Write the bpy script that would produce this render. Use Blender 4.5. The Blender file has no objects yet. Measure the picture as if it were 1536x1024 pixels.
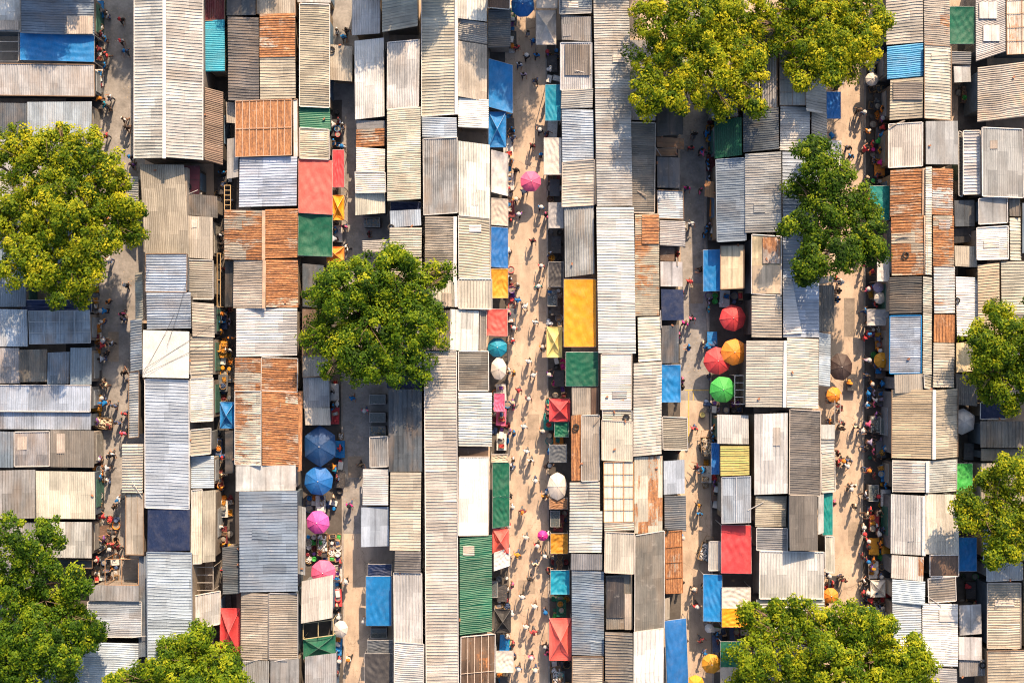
import bpy, bmesh, math, random
import numpy as np
from mathutils import Vector, Matrix
H = 130.0
SUN_EL, SUN_AZ = 39.0, 15.0          # azimuth east of north (+Y is the top of the frame)
SC = bpy.context.scene
COL = SC.collection
RN = random.Random(7)

def P(px, py, z=0.0):
    k = (H - z) / H
    return Vector(((px - 768) / 16 * k, (512 - py) / 16 * k, z))

# ------------------------------------------------------------------ materials
def new_mat(name):
    m = bpy.data.materials.new(name); m.use_nodes = True
    nt = m.node_tree; nt.nodes.clear()
    out = nt.nodes.new('ShaderNodeOutputMaterial')
    b = nt.nodes.new('ShaderNodeBsdfPrincipled')
    nt.links.new(b.outputs[0], out.inputs[0])
    return m, nt, b, out

class G:
    """tiny node graph helper"""
    def __init__(s, nt): s.nt = nt
    def n(s, t, **k):
        o = s.nt.nodes.new(t)
        for a, v in k.items(): setattr(o, a, v)
        return o
    def l(s, a, b): s.nt.links.new(a, b)
    def val(s, sock, v):
        if isinstance(v, bpy.types.NodeSocket): s.l(v, sock)
        else: sock.default_value = v
    def math(s, op, a, b=0.0, c=0.0, clamp=False):
        o = s.n('ShaderNodeMath', operation=op, use_clamp=clamp)
        s.val(o.inputs[0], a); s.val(o.inputs[1], b); s.val(o.inputs[2], c)
        return o.outputs[0]
    def comb(s, x, y, z=0.0):
        o = s.n('ShaderNodeCombineXYZ')
        s.val(o.inputs[0], x); s.val(o.inputs[1], y); s.val(o.inputs[2], z)
        return o.outputs[0]
    def noise(s, vec, scale=1.0, detail=3.0, rough=0.55):
        o = s.n('ShaderNodeTexNoise')
        s.l(vec, o.inputs['Vector']); o.inputs['Scale'].default_value = scale
        o.inputs['Detail'].default_value = detail; o.inputs['Roughness'].default_value = rough
        return o.outputs['Fac']
    def white(s, vec):
        o = s.n('ShaderNodeTexWhiteNoise', noise_dimensions='3D'); s.l(vec, o.inputs['Vector'])
        return o.outputs['Value']
    def mapr(s, v, a, b, c, d, smooth=False):
        o = s.n('ShaderNodeMapRange', interpolation_type='SMOOTHSTEP' if smooth else 'LINEAR')
        s.val(o.inputs['Value'], v)
        for k, x in zip(('From Min', 'From Max', 'To Min', 'To Max'), (a, b, c, d)): s.val(o.inputs[k], x)
        return o.outputs[0]
    def mix(s, f, a, b, mode='MIX'):
        o = s.n('ShaderNodeMix', data_type='RGBA', blend_type=mode)
        s.val(o.inputs['Factor'], f)
        for i, v in ((6, a), (7, b)):
            if isinstance(v, tuple) and len(v) == 3: v = (*v, 1)
            s.val(o.inputs[i], v)
        return o.outputs[2]
    def attr(s, name):
        o = s.n('ShaderNodeAttribute', attribute_type='OBJECT', attribute_name=name)
        return o.outputs['Fac']
    def ramp(s, v, stops):
        o = s.n('ShaderNodeValToRGB'); s.l(v, o.inputs[0]); e = o.color_ramp.elements
        while len(e) < len(stops): e.new(0.5)
        for x, (p, c) in zip(e, stops): x.position = p; x.color = (*c, 1)
        return o.outputs[0]
    def scale3(s, v, a, b, c):
        o = s.n('ShaderNodeVectorMath', operation='MULTIPLY'); s.l(v, o.inputs[0]); o.inputs[1].default_value = (a, b, c)
        return o.outputs[0]
    def bump(s, h, strength, dist, bsdf):
        o = s.n('ShaderNodeBump'); s.l(h, o.inputs['Height']); o.inputs['Strength'].default_value = strength
        o.inputs['Distance'].default_value = dist; s.l(o.outputs[0], bsdf.inputs['Normal'])

def mat_metal():
    m, nt, b, out = new_mat('roof_metal'); g = G(nt)
    uv = g.n('ShaderNodeUVMap').outputs[0]
    sp = g.n('ShaderNodeSeparateXYZ'); g.l(uv, sp.inputs[0]); u, v = sp.outputs[0], sp.outputs[1]
    oi = g.n('ShaderNodeObjectInfo'); tint = oi.outputs['Color']
    seed = g.attr('seed'); rust = g.attr('rust'); pitch = g.attr('pitch'); cw = g.attr('cellw'); dirt = g.attr('dirt')
    vec = g.comb(u, v, seed)
    cu = g.math('FLOOR', g.math('DIVIDE', g.math('ADD', u, g.math('MULTIPLY', seed, .37)), .92))
    vo = g.math('MULTIPLY', g.math('FRACT', g.math('MULTIPLY', cu, .5)), 0.8)
    cv = g.math('FLOOR', g.math('DIVIDE', g.math('ADD', v, vo), 2.1))
    cell = g.white(g.comb(cu, cv, seed))
    cellu = g.white(g.comb(cu, 3.3, seed))
    cell2 = g.white(g.comb(cu, g.math('ADD', cv, 11.0), seed))
    streak = g.noise(g.scale3(vec, 5.0, .55, 1), 1.0, 5, .65)
    blotch = g.noise(g.scale3(vec, .55, .45, 1), 1.0, 5, .6)
    fine = g.noise(g.scale3(vec, 9, 4, 1), 1.0, 3, .6)
    # tone from sheet to sheet, water streaks and stains
    t = g.mapr(cell, 0, 1, .76, 1.14)
    t = g.math('MULTIPLY', t, g.mapr(cellu, 0, 1, .9, 1.08))
    t = g.math('MULTIPLY', t, g.mapr(streak, .3, .7, .82, 1.12))
    t = g.math('MULTIPLY', t, g.mapr(blotch, .34, .62, g.mapr(dirt, 0, 1, .95, .5), 1.06))
    t = g.math('MULTIPLY', t, g.mapr(fine, .3, .7, .92, 1.06))
    # dust along the foot of each rib, darkened further to paint its shade line
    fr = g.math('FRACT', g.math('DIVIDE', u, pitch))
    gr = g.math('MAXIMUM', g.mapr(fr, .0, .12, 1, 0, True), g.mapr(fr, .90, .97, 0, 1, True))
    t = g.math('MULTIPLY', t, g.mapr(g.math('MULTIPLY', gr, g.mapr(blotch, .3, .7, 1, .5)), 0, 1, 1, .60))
    # lap seams between sheets
    sv = g.math('FRACT', g.math('DIVIDE', g.math('ADD', v, vo), 2.1))
    su = g.math('FRACT', g.math('DIVIDE', g.math('ADD', u, g.math('MULTIPLY', seed, .37)), .92))
    seam = g.math('MAXIMUM', g.mapr(sv, 0, .03, 1, 0), g.mapr(su, 0, .03, .6, 0))
    t = g.math('MULTIPLY', t, g.mapr(g.math('MULTIPLY', seam, g.mapr(streak, .4, .6, .2, 1)), 0, 1, 1, .62))
    base = g.mix(1.0, tint, g.comb(t, t, t), 'MULTIPLY')
    base = g.mix(g.mapr(g.noise(g.scale3(vec, .8, .3, 1), 1, 4), .45, .75, 0, g.mapr(dirt, 0, 1, .0, .75)), base, (.30, .22, .15))
    rn = g.noise(g.scale3(vec, 3.4, .55, 1), 1.0, 8, .72)
    rn2 = g.noise(g.scale3(vec, .5, .35, 1), 1.0, 3, .5)
    e = g.math('ADD', g.math('MULTIPLY', g.math('ADD', rn, rn2), .62), g.math('MULTIPLY', g.math('SUBTRACT', cell2, .5), g.math('MULTIPLY', cw, g.mapr(fine, .4, .6, .25, .75))))
    e = g.math('ADD', e, g.math('MULTIPLY', seam, .05))
    mask = g.mapr(e, g.math('SUBTRACT', 1.02, g.math('MULTIPLY', rust, .80)), g.math('SUBTRACT', 1.17, g.math('MULTIPLY', rust, .80)), 0, .94, True)
    rc = g.ramp(g.math('ADD', g.math('MULTIPLY', streak, .6), g.math('MULTIPLY', fine, .4)),
                [(.3, (.055, .026, .016)), (.43, (.17, .070, .028)), (.54, (.34, .145, .050)), (.68, (.50, .30, .15))])
    colr = g.mix(mask, base, rc)
    scuff = g.mapr(g.noise(g.scale3(vec, 1.1, 1.6, 1), 1.0, 6, .7), .60, .72, 0, .45)
    colr = g.mix(g.math('MULTIPLY', scuff, g.mapr(dirt, 0, .2, .1, 1)), colr, g.mix(.5, colr, (.62, .60, .57)))
    drip = g.mapr(g.noise(g.scale3(vec, 7.0, .35, 1), 1.0, 4, .6), .62, .74, 0, .3)
    colr = g.mix(g.math('MULTIPLY', drip, g.mapr(dirt, 0, 1, .3, 1)), colr, (.16, .13, .11))
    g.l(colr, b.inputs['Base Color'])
    g.l(g.mapr(mask, 0, 1, .12, 0), b.inputs['Metallic'])
    g.l(g.math('ADD', g.mapr(streak, .3, .7, .38, .58), g.math('MULTIPLY', mask, .3)), b.inputs['Roughness'])
    g.bump(g.math('ADD', fine, g.math('MULTIPLY', mask, .4)), .35, .02, b)
    return m

def mat_tint(name, rough=.7, var=.25, scale=2.0, metallic=0.0, bump=.3, trans=0.0, bdist=.03):
    m, nt, b, out = new_mat(name); g = G(nt)
    tc = g.n('ShaderNodeTexCoord').outputs['Object']
    oi = g.n('ShaderNodeObjectInfo')
    rv = g.n('ShaderNodeVectorMath', operation='ADD'); g.l(tc, rv.inputs[0]); g.l(g.comb(g.math('MULTIPLY', oi.outputs['Random'], 50), 0, 0), rv.inputs[1])
    n1 = g.noise(rv.outputs[0], scale, 5, .6); n2 = g.noise(rv.outputs[0], scale * 6, 3)
    t = g.math('MULTIPLY', g.mapr(n1, .3, .7, 1 - var, 1 + var * .5), g.mapr(n2, .3, .7, 1 - var * .4, 1 + var * .2))
    c = g.mix(1.0, oi.outputs['Color'], g.comb(t, t, t), 'MULTIPLY')
    if name == 'tarpaulin':
        fd = g.mapr(g.noise(rv.outputs[0], .9, 6, .7), .46, .70, 0, .20)
        c = g.mix(fd, c, g.mix(.30, c, (.62, .60, .56)))
        gm_ = g.mapr(g.noise(rv.outputs[0], 2.3, 7, .75), .58, .72, 0, .35)
        c = g.mix(gm_, c, (.12, .10, .085))
        n1 = g.noise(g.scale3(rv.outputs[0], 2.2, .9, 1), 1.6, 5, .6)
    g.l(c, b.inputs['Base Color']); b.inputs['Roughness'].default_value = rough; b.inputs['Metallic'].default_value = metallic
    g.bump(n1, bump, bdist, b)
    if trans:
        tr = g.n('ShaderNodeBsdfTranslucent'); g.l(c, tr.inputs[0]); mx = g.n('ShaderNodeMixShader'); mx.inputs[0].default_value = trans
        g.l(b.outputs[0], mx.inputs[1]); g.l(tr.outputs[0], mx.inputs[2]); g.l(mx.outputs[0], out.inputs[0])
    return m

def mat_leaf():
    m, nt, b, out = new_mat('leaf'); g = G(nt)
    a = g.n('ShaderNodeAttribute', attribute_type='GEOMETRY', attribute_name='leafmix')
    oi = g.n('ShaderNodeObjectInfo')
    c = g.ramp(a.outputs['Fac'], [(0, (.014, .042, .004)), (.40, (.060, .130, .006)), (.70, (.22, .29, .009)), (1, (.46, .45, .02))])
    c = g.mix(1.0, c, oi.outputs['Color'], 'MULTIPLY')
    g.l(c, b.inputs['Base Color']); b.inputs['Roughness'].default_value = .6; b.inputs['Specular IOR Level'].default_value = .18
    tr = g.n('ShaderNodeBsdfTranslucent'); g.l(g.mix(1.0, c, (1.1, 1.1, .35), 'MULTIPLY'), tr.inputs[0])
    mx = g.n('ShaderNodeMixShader'); mx.inputs[0].default_value = .38
    g.l(b.outputs[0], mx.inputs[1]); g.l(tr.outputs[0], mx.inputs[2]); g.l(mx.outputs[0], out.inputs[0])
    return m

def mat_ground():
    m, nt, b, out = new_mat('lane_concrete'); g = G(nt)
    tc = g.n('ShaderNodeTexCoord').outputs['Object']
    n1 = g.noise(tc, .35, 5, .6); n2 = g.noise(g.scale3(tc, 1.6, .5, 1), 1, 6, .65); n3 = g.noise(tc, 14, 3)
    c = g.ramp(n1, [(.3, (.38, .305, .24)), (.5, (.48, .39, .305)), (.7, (.55, .455, .36))])
    t = g.math('MULTIPLY', g.mapr(n2, .3, .7, .72, 1.12), g.mapr(n3, .3, .7, .92, 1.06))
    c = g.mix(1.0, c, g.comb(t, t, t), 'MULTIPLY')
    vo = g.n('ShaderNodeTexVoronoi', feature='DISTANCE_TO_EDGE'); vo.inputs['Scale'].default_value = .22
    wv = g.n('ShaderNodeVectorMath', operation='ADD'); g.l(tc, wv.inputs[0])
    nn = g.n('ShaderNodeTexNoise'); g.l(tc, nn.inputs[0]); nn.inputs['Scale'].default_value = 1.5; nn.inputs['Detail'].default_value = 6
    g.l(g.scale3(nn.outputs['Color'], 1.2, 1.2, 0), wv.inputs[1]); g.l(wv.outputs[0], vo.inputs['Vector'])
    crack = g.mapr(vo.outputs['Distance'], 0, .006, .45, 0)
    c = g.mix(crack, c, (.07, .055, .045))
    sp = g.mapr(g.noise(tc, 5.5, 2, .5), .70, .76, 0, .5)
    c = g.mix(sp, c, (.10, .085, .07))
    # slab joints every few metres
    s = g.n('ShaderNodeSeparateXYZ'); g.l(tc, s.inputs[0])
    j = g.math('FRACT', g.math('DIVIDE', g.math('ADD', s.outputs[1], 100), 3.6))
    c = g.mix(g.mapr(j, 0, .009, .35, 0), c, (.12, .1, .08))
    g.l(c, b.inputs['Base Color']); b.inputs['Roughness'].default_value = .85
    g.bump(n3, .3, .02, b)
    return m

def mat_wood():
    m, nt, b, out = new_mat('old_wood'); g = G(nt)
    tc = g.n('ShaderNodeTexCoord').outputs['Object']; oi = g.n('ShaderNodeObjectInfo')
    n = g.noise(g.scale3(tc, 1, 12, 12), 1, 5); t = g.mapr(n, .3, .7, .6, 1.2)
    g.l(g.mix(1.0, oi.outputs['Color'], g.comb(t, t, t), 'MULTIPLY'), b.inputs['Base Color']); b.inputs['Roughness'].default_value = .8
    return m

def mat_plain(name, c, rough=.6, metallic=0.0, trans=0.0):
    m, nt, b, out = new_mat(name); b.inputs['Base Color'].default_value = (*c, 1)
    b.inputs['Roughness'].default_value = rough; b.inputs['Metallic'].default_value = metallic
    if trans: b.inputs['Transmission Weight'].default_value = trans
    return m

M = dict(metal=mat_metal(), cloth=mat_tint('tarpaulin', .62, .16, 1.1, bump=.55, trans=.12, bdist=.12),
         shirt=mat_tint('clothing', .85, .2, 6, bump=.3, trans=0), paint=mat_tint('painted_metal', .5, .25, 1.6, .1),
         wall=mat_tint('weathered_wall', .85, .4, .8), plastic=mat_tint('plastic', .4, .12, 4, bump=.05),
         produce=mat_tint('produce', .5, .45, 7), leaf=mat_leaf(), ground=mat_ground(), wood=mat_wood(),
         bark=mat_tint('bark', .9, .5, 5, bump=.8), skin=mat_plain('skin', (.36, .19, .12), .55),
         eye=mat_plain('eye', (.02, .015, .01), .3), rubber=mat_plain('rubber', (.02, .02, .02), .8),
         glass=mat_plain('glass', (.5, .6, .6), .08, 0, .85), mark=mat_tint('road_paint', .8, .3, 5))

# ------------------------------------------------------------------ mesh building
class MB:
    def __init__(s): s.v = []; s.f = []; s.uv = []; s.mi = []
    def face(s, pts, uv=None, mi=0):
        i = len(s.v); s.v += [tuple(p) for p in pts]; s.f.append(tuple(range(i, i + len(pts))))
        s.uv.append(uv); s.mi.append(mi)
    def box(s, c, d, rz=0.0, mi=0, taper=1.0):
        cx, cy, cz = c; hx, hy, hz = d[0] / 2, d[1] / 2, d[2] / 2; co, si = math.cos(rz), math.sin(rz)
        i = len(s.v)
        for k in (-1, 1):
            t = taper if k > 0 else 1
            for a, b_ in ((-1, -1), (1, -1), (1, 1), (-1, 1)):
                x, y = a * hx * t, b_ * hy * t
                s.v.append((cx + x * co - y * si, cy + x * si + y * co, cz + k * hz))
        for q in ((3, 2, 1, 0), (4, 5, 6, 7), (0, 1, 5, 4), (1, 2, 6, 5), (2, 3, 7, 6), (3, 0, 4, 7)):
            s.f.append(tuple(i + k for k in q)); s.uv.append(None); s.mi.append(mi)
    def bar(s, a, b_, w, h=None, mi=0):
        """rectangular bar between two points"""
        h = h or w; a, b_ = Vector(a), Vector(b_); d = (b_ - a)
        if d.length < 1e-5: return
        d.normalize(); up = Vector((0, 0, 1)) if abs(d.z) < .9 else Vector((1, 0, 0))
        x = d.cross(up).normalized() * w / 2; y = x.cross(d).normalized() * h / 2
        i = len(s.v)
        for p in (a, b_):
            for q in (-x - y, x - y, x + y, -x + y): s.v.append(tuple(p + q))
        for q in ((0, 1, 2, 3), (7, 6, 5, 4), (0, 4, 5, 1), (1, 5, 6, 2), (2, 6, 7, 3), (3, 7, 4, 0)):
            s.f.append(tuple(i + k for k in q)); s.uv.append(None); s.mi.append(mi)
    def tube(s, pts, rad, n=8, mi=0):
        pts = [Vector(p) for p in pts]; rad = rad if isinstance(rad, (list, tuple)) else [rad] * len(pts)
        i = len(s.v); ref = Vector((0.3, 1, 0.1)).normalized()
        for k, p in enumerate(pts):
            d = (pts[min(k + 1, len(pts) - 1)] - pts[max(k - 1, 0)]).normalized()
            x = d.cross(ref if abs(d.dot(ref)) < .95 else Vector((1, 0, 0))).normalized(); y = d.cross(x)
            for j in range(n):
                a = 2 * math.pi * j / n; s.v.append(tuple(p + (x * math.cos(a) + y * math.sin(a)) * rad[k]))
        for k in range(len(pts) - 1):
            for j in range(n):
                a, b_ = i + k * n + j, i + k * n + (j + 1) % n
                s.f.append((a, b_, b_ + n, a + n)); s.uv.append(None); s.mi.append(mi)
        s.f.append(tuple(i + j for j in range(n))[::-1]); s.uv.append(None); s.mi.append(mi)
        s.f.append(tuple(i + (len(pts) - 1) * n + j for j in range(n))); s.uv.append(None); s.mi.append(mi)
    def lathe(s, prof, n=12, c=(0, 0, 0), mi=0):
        i = len(s.v)
        for r, z in prof:
            for j in range(n):
                a = 2 * math.pi * j / n; s.v.append((c[0] + r * math.cos(a), c[1] + r * math.sin(a), c[2] + z))
        for k in range(len(prof) - 1):
            for j in range(n):
                a, b_ = i + k * n + j, i + k * n + (j + 1) % n
                s.f.append((a, b_, b_ + n, a + n)); s.uv.append(None); s.mi.append(mi)
        for k, rev in ((0, True), (len(prof) - 1, False)):
            if prof[k][0] > 1e-4:
                q = tuple(i + k * n + j for j in range(n)); s.f.append(q[::-1] if rev else q); s.uv.append(None); s.mi.append(mi)
    def blob(s, c, r, n=6, m=4, mi=0):
        """small ellipsoid"""
        r = r if isinstance(r, (tuple, list)) else (r, r, r); i = len(s.v)
        for k in range(m + 1):
            t = math.pi * k / m
            for j in range(n):
                a = 2 * math.pi * j / n
                s.v.append((c[0] + r[0] * math.sin(t) * math.cos(a), c[1] + r[1] * math.sin(t) * math.sin(a), c[2] - r[2] * math.cos(t)))
        for k in range(m):
            for j in range(n):
                a, b_ = i + k * n + j, i + k * n + (j + 1) % n
                s.f.append((a, b_, b_ + n, a + n)); s.uv.append(None); s.mi.append(mi)
    def build(s, name, mats, parent=None, color=None, smooth=False, loc=None):
        me = bpy.data.meshes.new(name); me.from_pydata(s.v, [], s.f)
        mats = mats if isinstance(mats, (list, tuple)) else [mats]
        for m in mats: me.materials.append(M[m])
        if any(s.mi): me.polygons.foreach_set('material_index', s.mi)
        if any(u is not None for u in s.uv):
            lay = me.uv_layers.new(name='UVMap'); flat = []
            for f, u in zip(s.f, s.uv): flat += [c for t in (u or [(0, 0)] * len(f)) for c in t]
            lay.data.foreach_set('uv', flat)
        if smooth: me.shade_smooth()
        me.update()
        return link(name, me, parent, color, loc)

def link(name, me, parent=None, color=None, loc=None):
    o = bpy.data.objects.new(name, me); COL.objects.link(o)
    if parent:
        o.parent = parent; o.matrix_parent_inverse = Matrix.Identity(4)
        if me is not None and loc is None: o.location = (0, 0, 0)
    if color: o.color = (*color, 1)
    if loc is not None: o.location = loc
    return o

def empty(name, loc=(0, 0, 0), rz=0.0):
    o = bpy.data.objects.new(name, None); COL.objects.link(o); o.location = loc; o.rotation_euler.z = rz
    o.empty_display_size = .3
    return o

THINGS = []
def reg(o, look, cat, px, py, zone=None, group=None, lm=0):
    o['category'] = cat
    if group: o['group'] = group
    THINGS.append(dict(o=o, look=look, px=px, py=py, zone=zone, lm=lm, cat=cat))
    return o

def copy_thing(root):
    r = root.copy(); COL.objects.link(r)
    for ch in root.children:
        c = ch.copy(); COL.objects.link(c); c.parent = r
        for q in ch.children:
            d = q.copy(); COL.objects.link(d); d.parent = c
    return r

# ------------------------------------------------------------------ colours (linear)
C = dict(white=(.69, .69, .685), cream=(.66, .62, .57), sky=(.44, .51, .61), pale=(.58, .58, .585), grey=(.36, .365, .38), tan=(.50, .45, .395),
         taupe=(.215, .20, .19), dark=(.055, .055, .06), slate=(.10, .118, .14), brown=(.15, .095, .07), rust=(.52, .47, .42), steel=(.23, .295, .38), lightblue=(.03, .29, .60),
         navy=(.006, .022, .085), umber=(.055, .035, .032), ink=(.008, .06, .19), blue=(.01, .20, .55), azure=(.004, .19, .52), cyan=(.005, .27, .42), teal=(.0, .24, .23), green=(.0, .11, .062),
         grass=(.05, .42, .08), red=(.62, .055, .065), salmon=(.72, .12, .10), yellow=(.84, .345, .010), mustard=(.62, .30, .02), lemon=(.70, .60, .22),
         orange=(.85, .28, .03), pink=(.80, .13, .28), magenta=(.75, .03, .30), orchid=(.70, .10, .42), black=(.02, .02, .022), purple=(.16, .06, .30),
         maroon=(.16, .02, .03), cobalt=(.01, .15, .48), denim=(.05, .09, .20), straw=(.62, .51, .37), lilac=(.42, .36, .52), gold=(.60, .27, .02), wood=(.33, .17, .08))
CN = dict(sky='pale blue', pale='light grey', steel='steel blue', azure='bright blue', cobalt='royal blue', grass='light green', straw='beige',
          gold='golden', green='green', slate='slate grey', dark='charcoal', taupe='grey-brown', lemon='pale yellow', orchid='pink-purple', rust='rust-marked')
CN['lightblue'] = 'bright blue'; CN['umber'] = 'dark brown'; CN['ink'] = 'dark blue'
cname = lambda c: CN.get(c, c)
# ------------------------------------------------------------------ roofs and sheds
STY = dict(rib=(.36, .052), cor=(.25, .038), fine=(.20, .028), bold=(.46, .08), bat=(.95, .05), flat=(1.6, .006), grid=(.5, .012))
def sheet(mb, TL, TR, BR, BL, ax, st, p, w, rr, org):
    """one profiled sheet roof over four corners; ribs run across (h) or down (v)"""
    pd, hgt = STY[st]; p = (p * .63 if p else pd * .8)
    if ax == 'h': A, B, Cc, D = TL, BL, TR, BR          # u: A->B, v: A->C
    else: A, B, Cc, D = TL, TR, BL, BR
    LU = ((B - A).length + (D - Cc).length) / 2; LV = ((Cc - A).length + (D - B).length) / 2
    p = max(p, .17); nr = max(2, round(LU / p)); p = LU / nr
    if st in ('cor', 'fine'): prof = [(0, 0), (.17, .25), (.33, .75), (.5, 1), (.67, .75), (.83, .25)]
    elif st == 'bat': prof = [(0, 0), (.86, .0), (.88, 1), (.97, 1)]
    elif st in ('flat', 'grid'): prof = [(0, 0), (.5, .5)]
    else: prof = [(0, 0), (.70, 0), (.79, 1), (.91, 1)]
    us = [(k + f, hh) for k in range(nr) for f, hh in prof] + [(nr, 0)]
    nv = max(3, min(24, round(LV / .55)))
    ph = [rr.uniform(0, 6.28) for _ in range(8)]
    rw = [rr.gauss(0, 1) for _ in range(nr + 2)]; rh = [rr.uniform(.75, 1.2) for _ in range(nr + 2)]
    segs = [rr.gauss(0, 1) for _ in range(12)]
    N = (B - A).cross(Cc - A).normalized()
    if N.z < 0: N = -N
    i0 = len(mb.v); nu = len(us)
    for j in range(nv + 1):
        v = j / nv; vm = v * LV; sg = segs[int(vm / 2.3) % 12]
        for (ui, hh) in us:
            k = min(int(ui), nr); um = ui * p
            edge = min(1, ui / 1.5, (nr - ui) / 1.5); edge = max(0, edge)
            du = min(w, .035) * (.6 * math.sin(vm * 1.1 + ph[0] + um * .35) + .45 * math.sin(vm * 2.7 + ph[1] + um * .9) + .7 * rw[k] * math.sin(vm * 1.7 + k) + .8 * sg) * edge
            if st != 'flat': du += .012 * rw[k] * edge
            u = (um + du) / LU
            z = hh * hgt * rh[k] + .02 * math.sin(um * .9 + ph[2]) * math.sin(vm * .8 + ph[3]) + w * .35 * math.sin(um * 2.1 + ph[4] + vm * 1.3)
            q = A.lerp(B, u).lerp(Cc.lerp(D, u), v) + N * z - org
            mb.v.append(tuple(q))
    def uvp(j, k): return (us[k][0] * p, j / nv * LV)
    for j in range(nv):
        for k in range(nu - 1):
            a = i0 + j * nu + k; q = (a, a + 1, a + nu + 1, a + nu); uv = [uvp(j, k), uvp(j, k + 1), uvp(j + 1, k + 1), uvp(j + 1, k)]
            if ax == 'v': q = q[::-1]; uv = uv[::-1]
            mb.f.append(q); mb.uv.append(uv); mb.mi.append(0)
    # turned-down edges so that the sheet has thickness
    def skirt(idx):
        for a, b_ in zip(idx, idx[1:]):
            pa, pb = Vector(mb.v[a]), Vector(mb.v[b_]); d = Vector((0, 0, -.07))
            mb.face([pa, pb, pb + d, pa + d], [(0, 0), (.1, 0), (.1, .1), (0, .1)])
    skirt([i0 + k for k in range(nu)]); skirt([i0 + nv * nu + k for k in range(nu)])
    skirt([i0 + j * nu for j in range(nv + 1)]); skirt([i0 + j * nu + nu - 1 for j in range(nv + 1)])
    return p

#   side code: (default zL, zR, wall colour, lane side)
SIDES = {'1': (4.0, 3.6), '2n': (3.6, 4.4), '2m': (5.7, 5.9), '2r': (4.9, 4.2), '2g': (5.9, 5.8),
         '3l': (4.3, 5.0), '3r': (5.0, 4.2), '3m': (4.6, 4.6), '3s': (3.7, 3.2), '4a': (4.2, 4.5), '4b': (4.8, 5.0),
         '5l': (4.6, 5.3), '5r': (5.3, 4.6), '5s': (3.2, 2.8), '6s': (2.7, 3.0), '6a': (3.9, 4.4), '6b': (4.9, 4.8), '6c': (4.6, 4.1), '6t': (3.3, 2.9),
         '7t': (2.8, 3.0), '7a': (4.5, 4.9), '7m': (5.2, 5.9), '7r': (5.9, 5.2), '7e': (3.7, 3.3), '8l': (4.3, 5.0), '8r': (5.0, 4.2), '8s': (2.8, 2.9), '9': (3.9, 4.2), '9n': (3.3, 3.2)}
LANESIDE = {'1': 'R', '2n': 'L', '2r': 'R', '3l': 'L', '3s': 'R', '4a': 'L', '5s': 'R', '6s': 'L', '6t': 'R', '7t': 'L', '7e': 'R', '8l': 'L', '9n': 'L', '6c': 'R', '7a': 'L', '5r': 'R', '6a': 'L'}
BLOCK = dict(zip('123456789', 'first second third fourth fourth fifth sixth seventh eighth'.split()))
SIDEW = {'1': 'first block', '2n': 'lane edge of second block', '2m': 'middle of second block', '2r': 'alley side of second block', '2g': 'second block',
         '3l': 'alley side of third block', '3r': 'ridge side of third block', '3m': 'third block', '3s': 'lane edge of third block', '4a': 'lane edge of fourth block', '4b': 'second column of fourth block',
         '5l': 'long ridge of fourth block', '5r': 'far slope of fourth block', '5s': 'last column of fourth block', '6s': 'main lane edge of fifth block', '6a': 'first column of fifth block',
         '6b': 'second column of fifth block', '6c': 'third column of fifth block', '6t': 'last column of fifth block', '7t': 'lane edge of sixth block', '7a': 'first column of sixth block',
         '7m': 'near slope of sixth block', '7r': 'far slope of sixth block', '7e': 'last lane edge of sixth block', '8l': 'near slope of seventh block', '8r': 'far slope of seventh block',
         '8s': 'last lane edge of seventh block', '9': 'eighth block', '9n': 'gap edge of eighth block'}
WALLC = [(.25, .22, .19), (.35, .32, .28), (.12, .11, .10), (.18, .20, .22), (.30, .24, .17), (.10, .14, .18)]
SN = [0]
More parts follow.
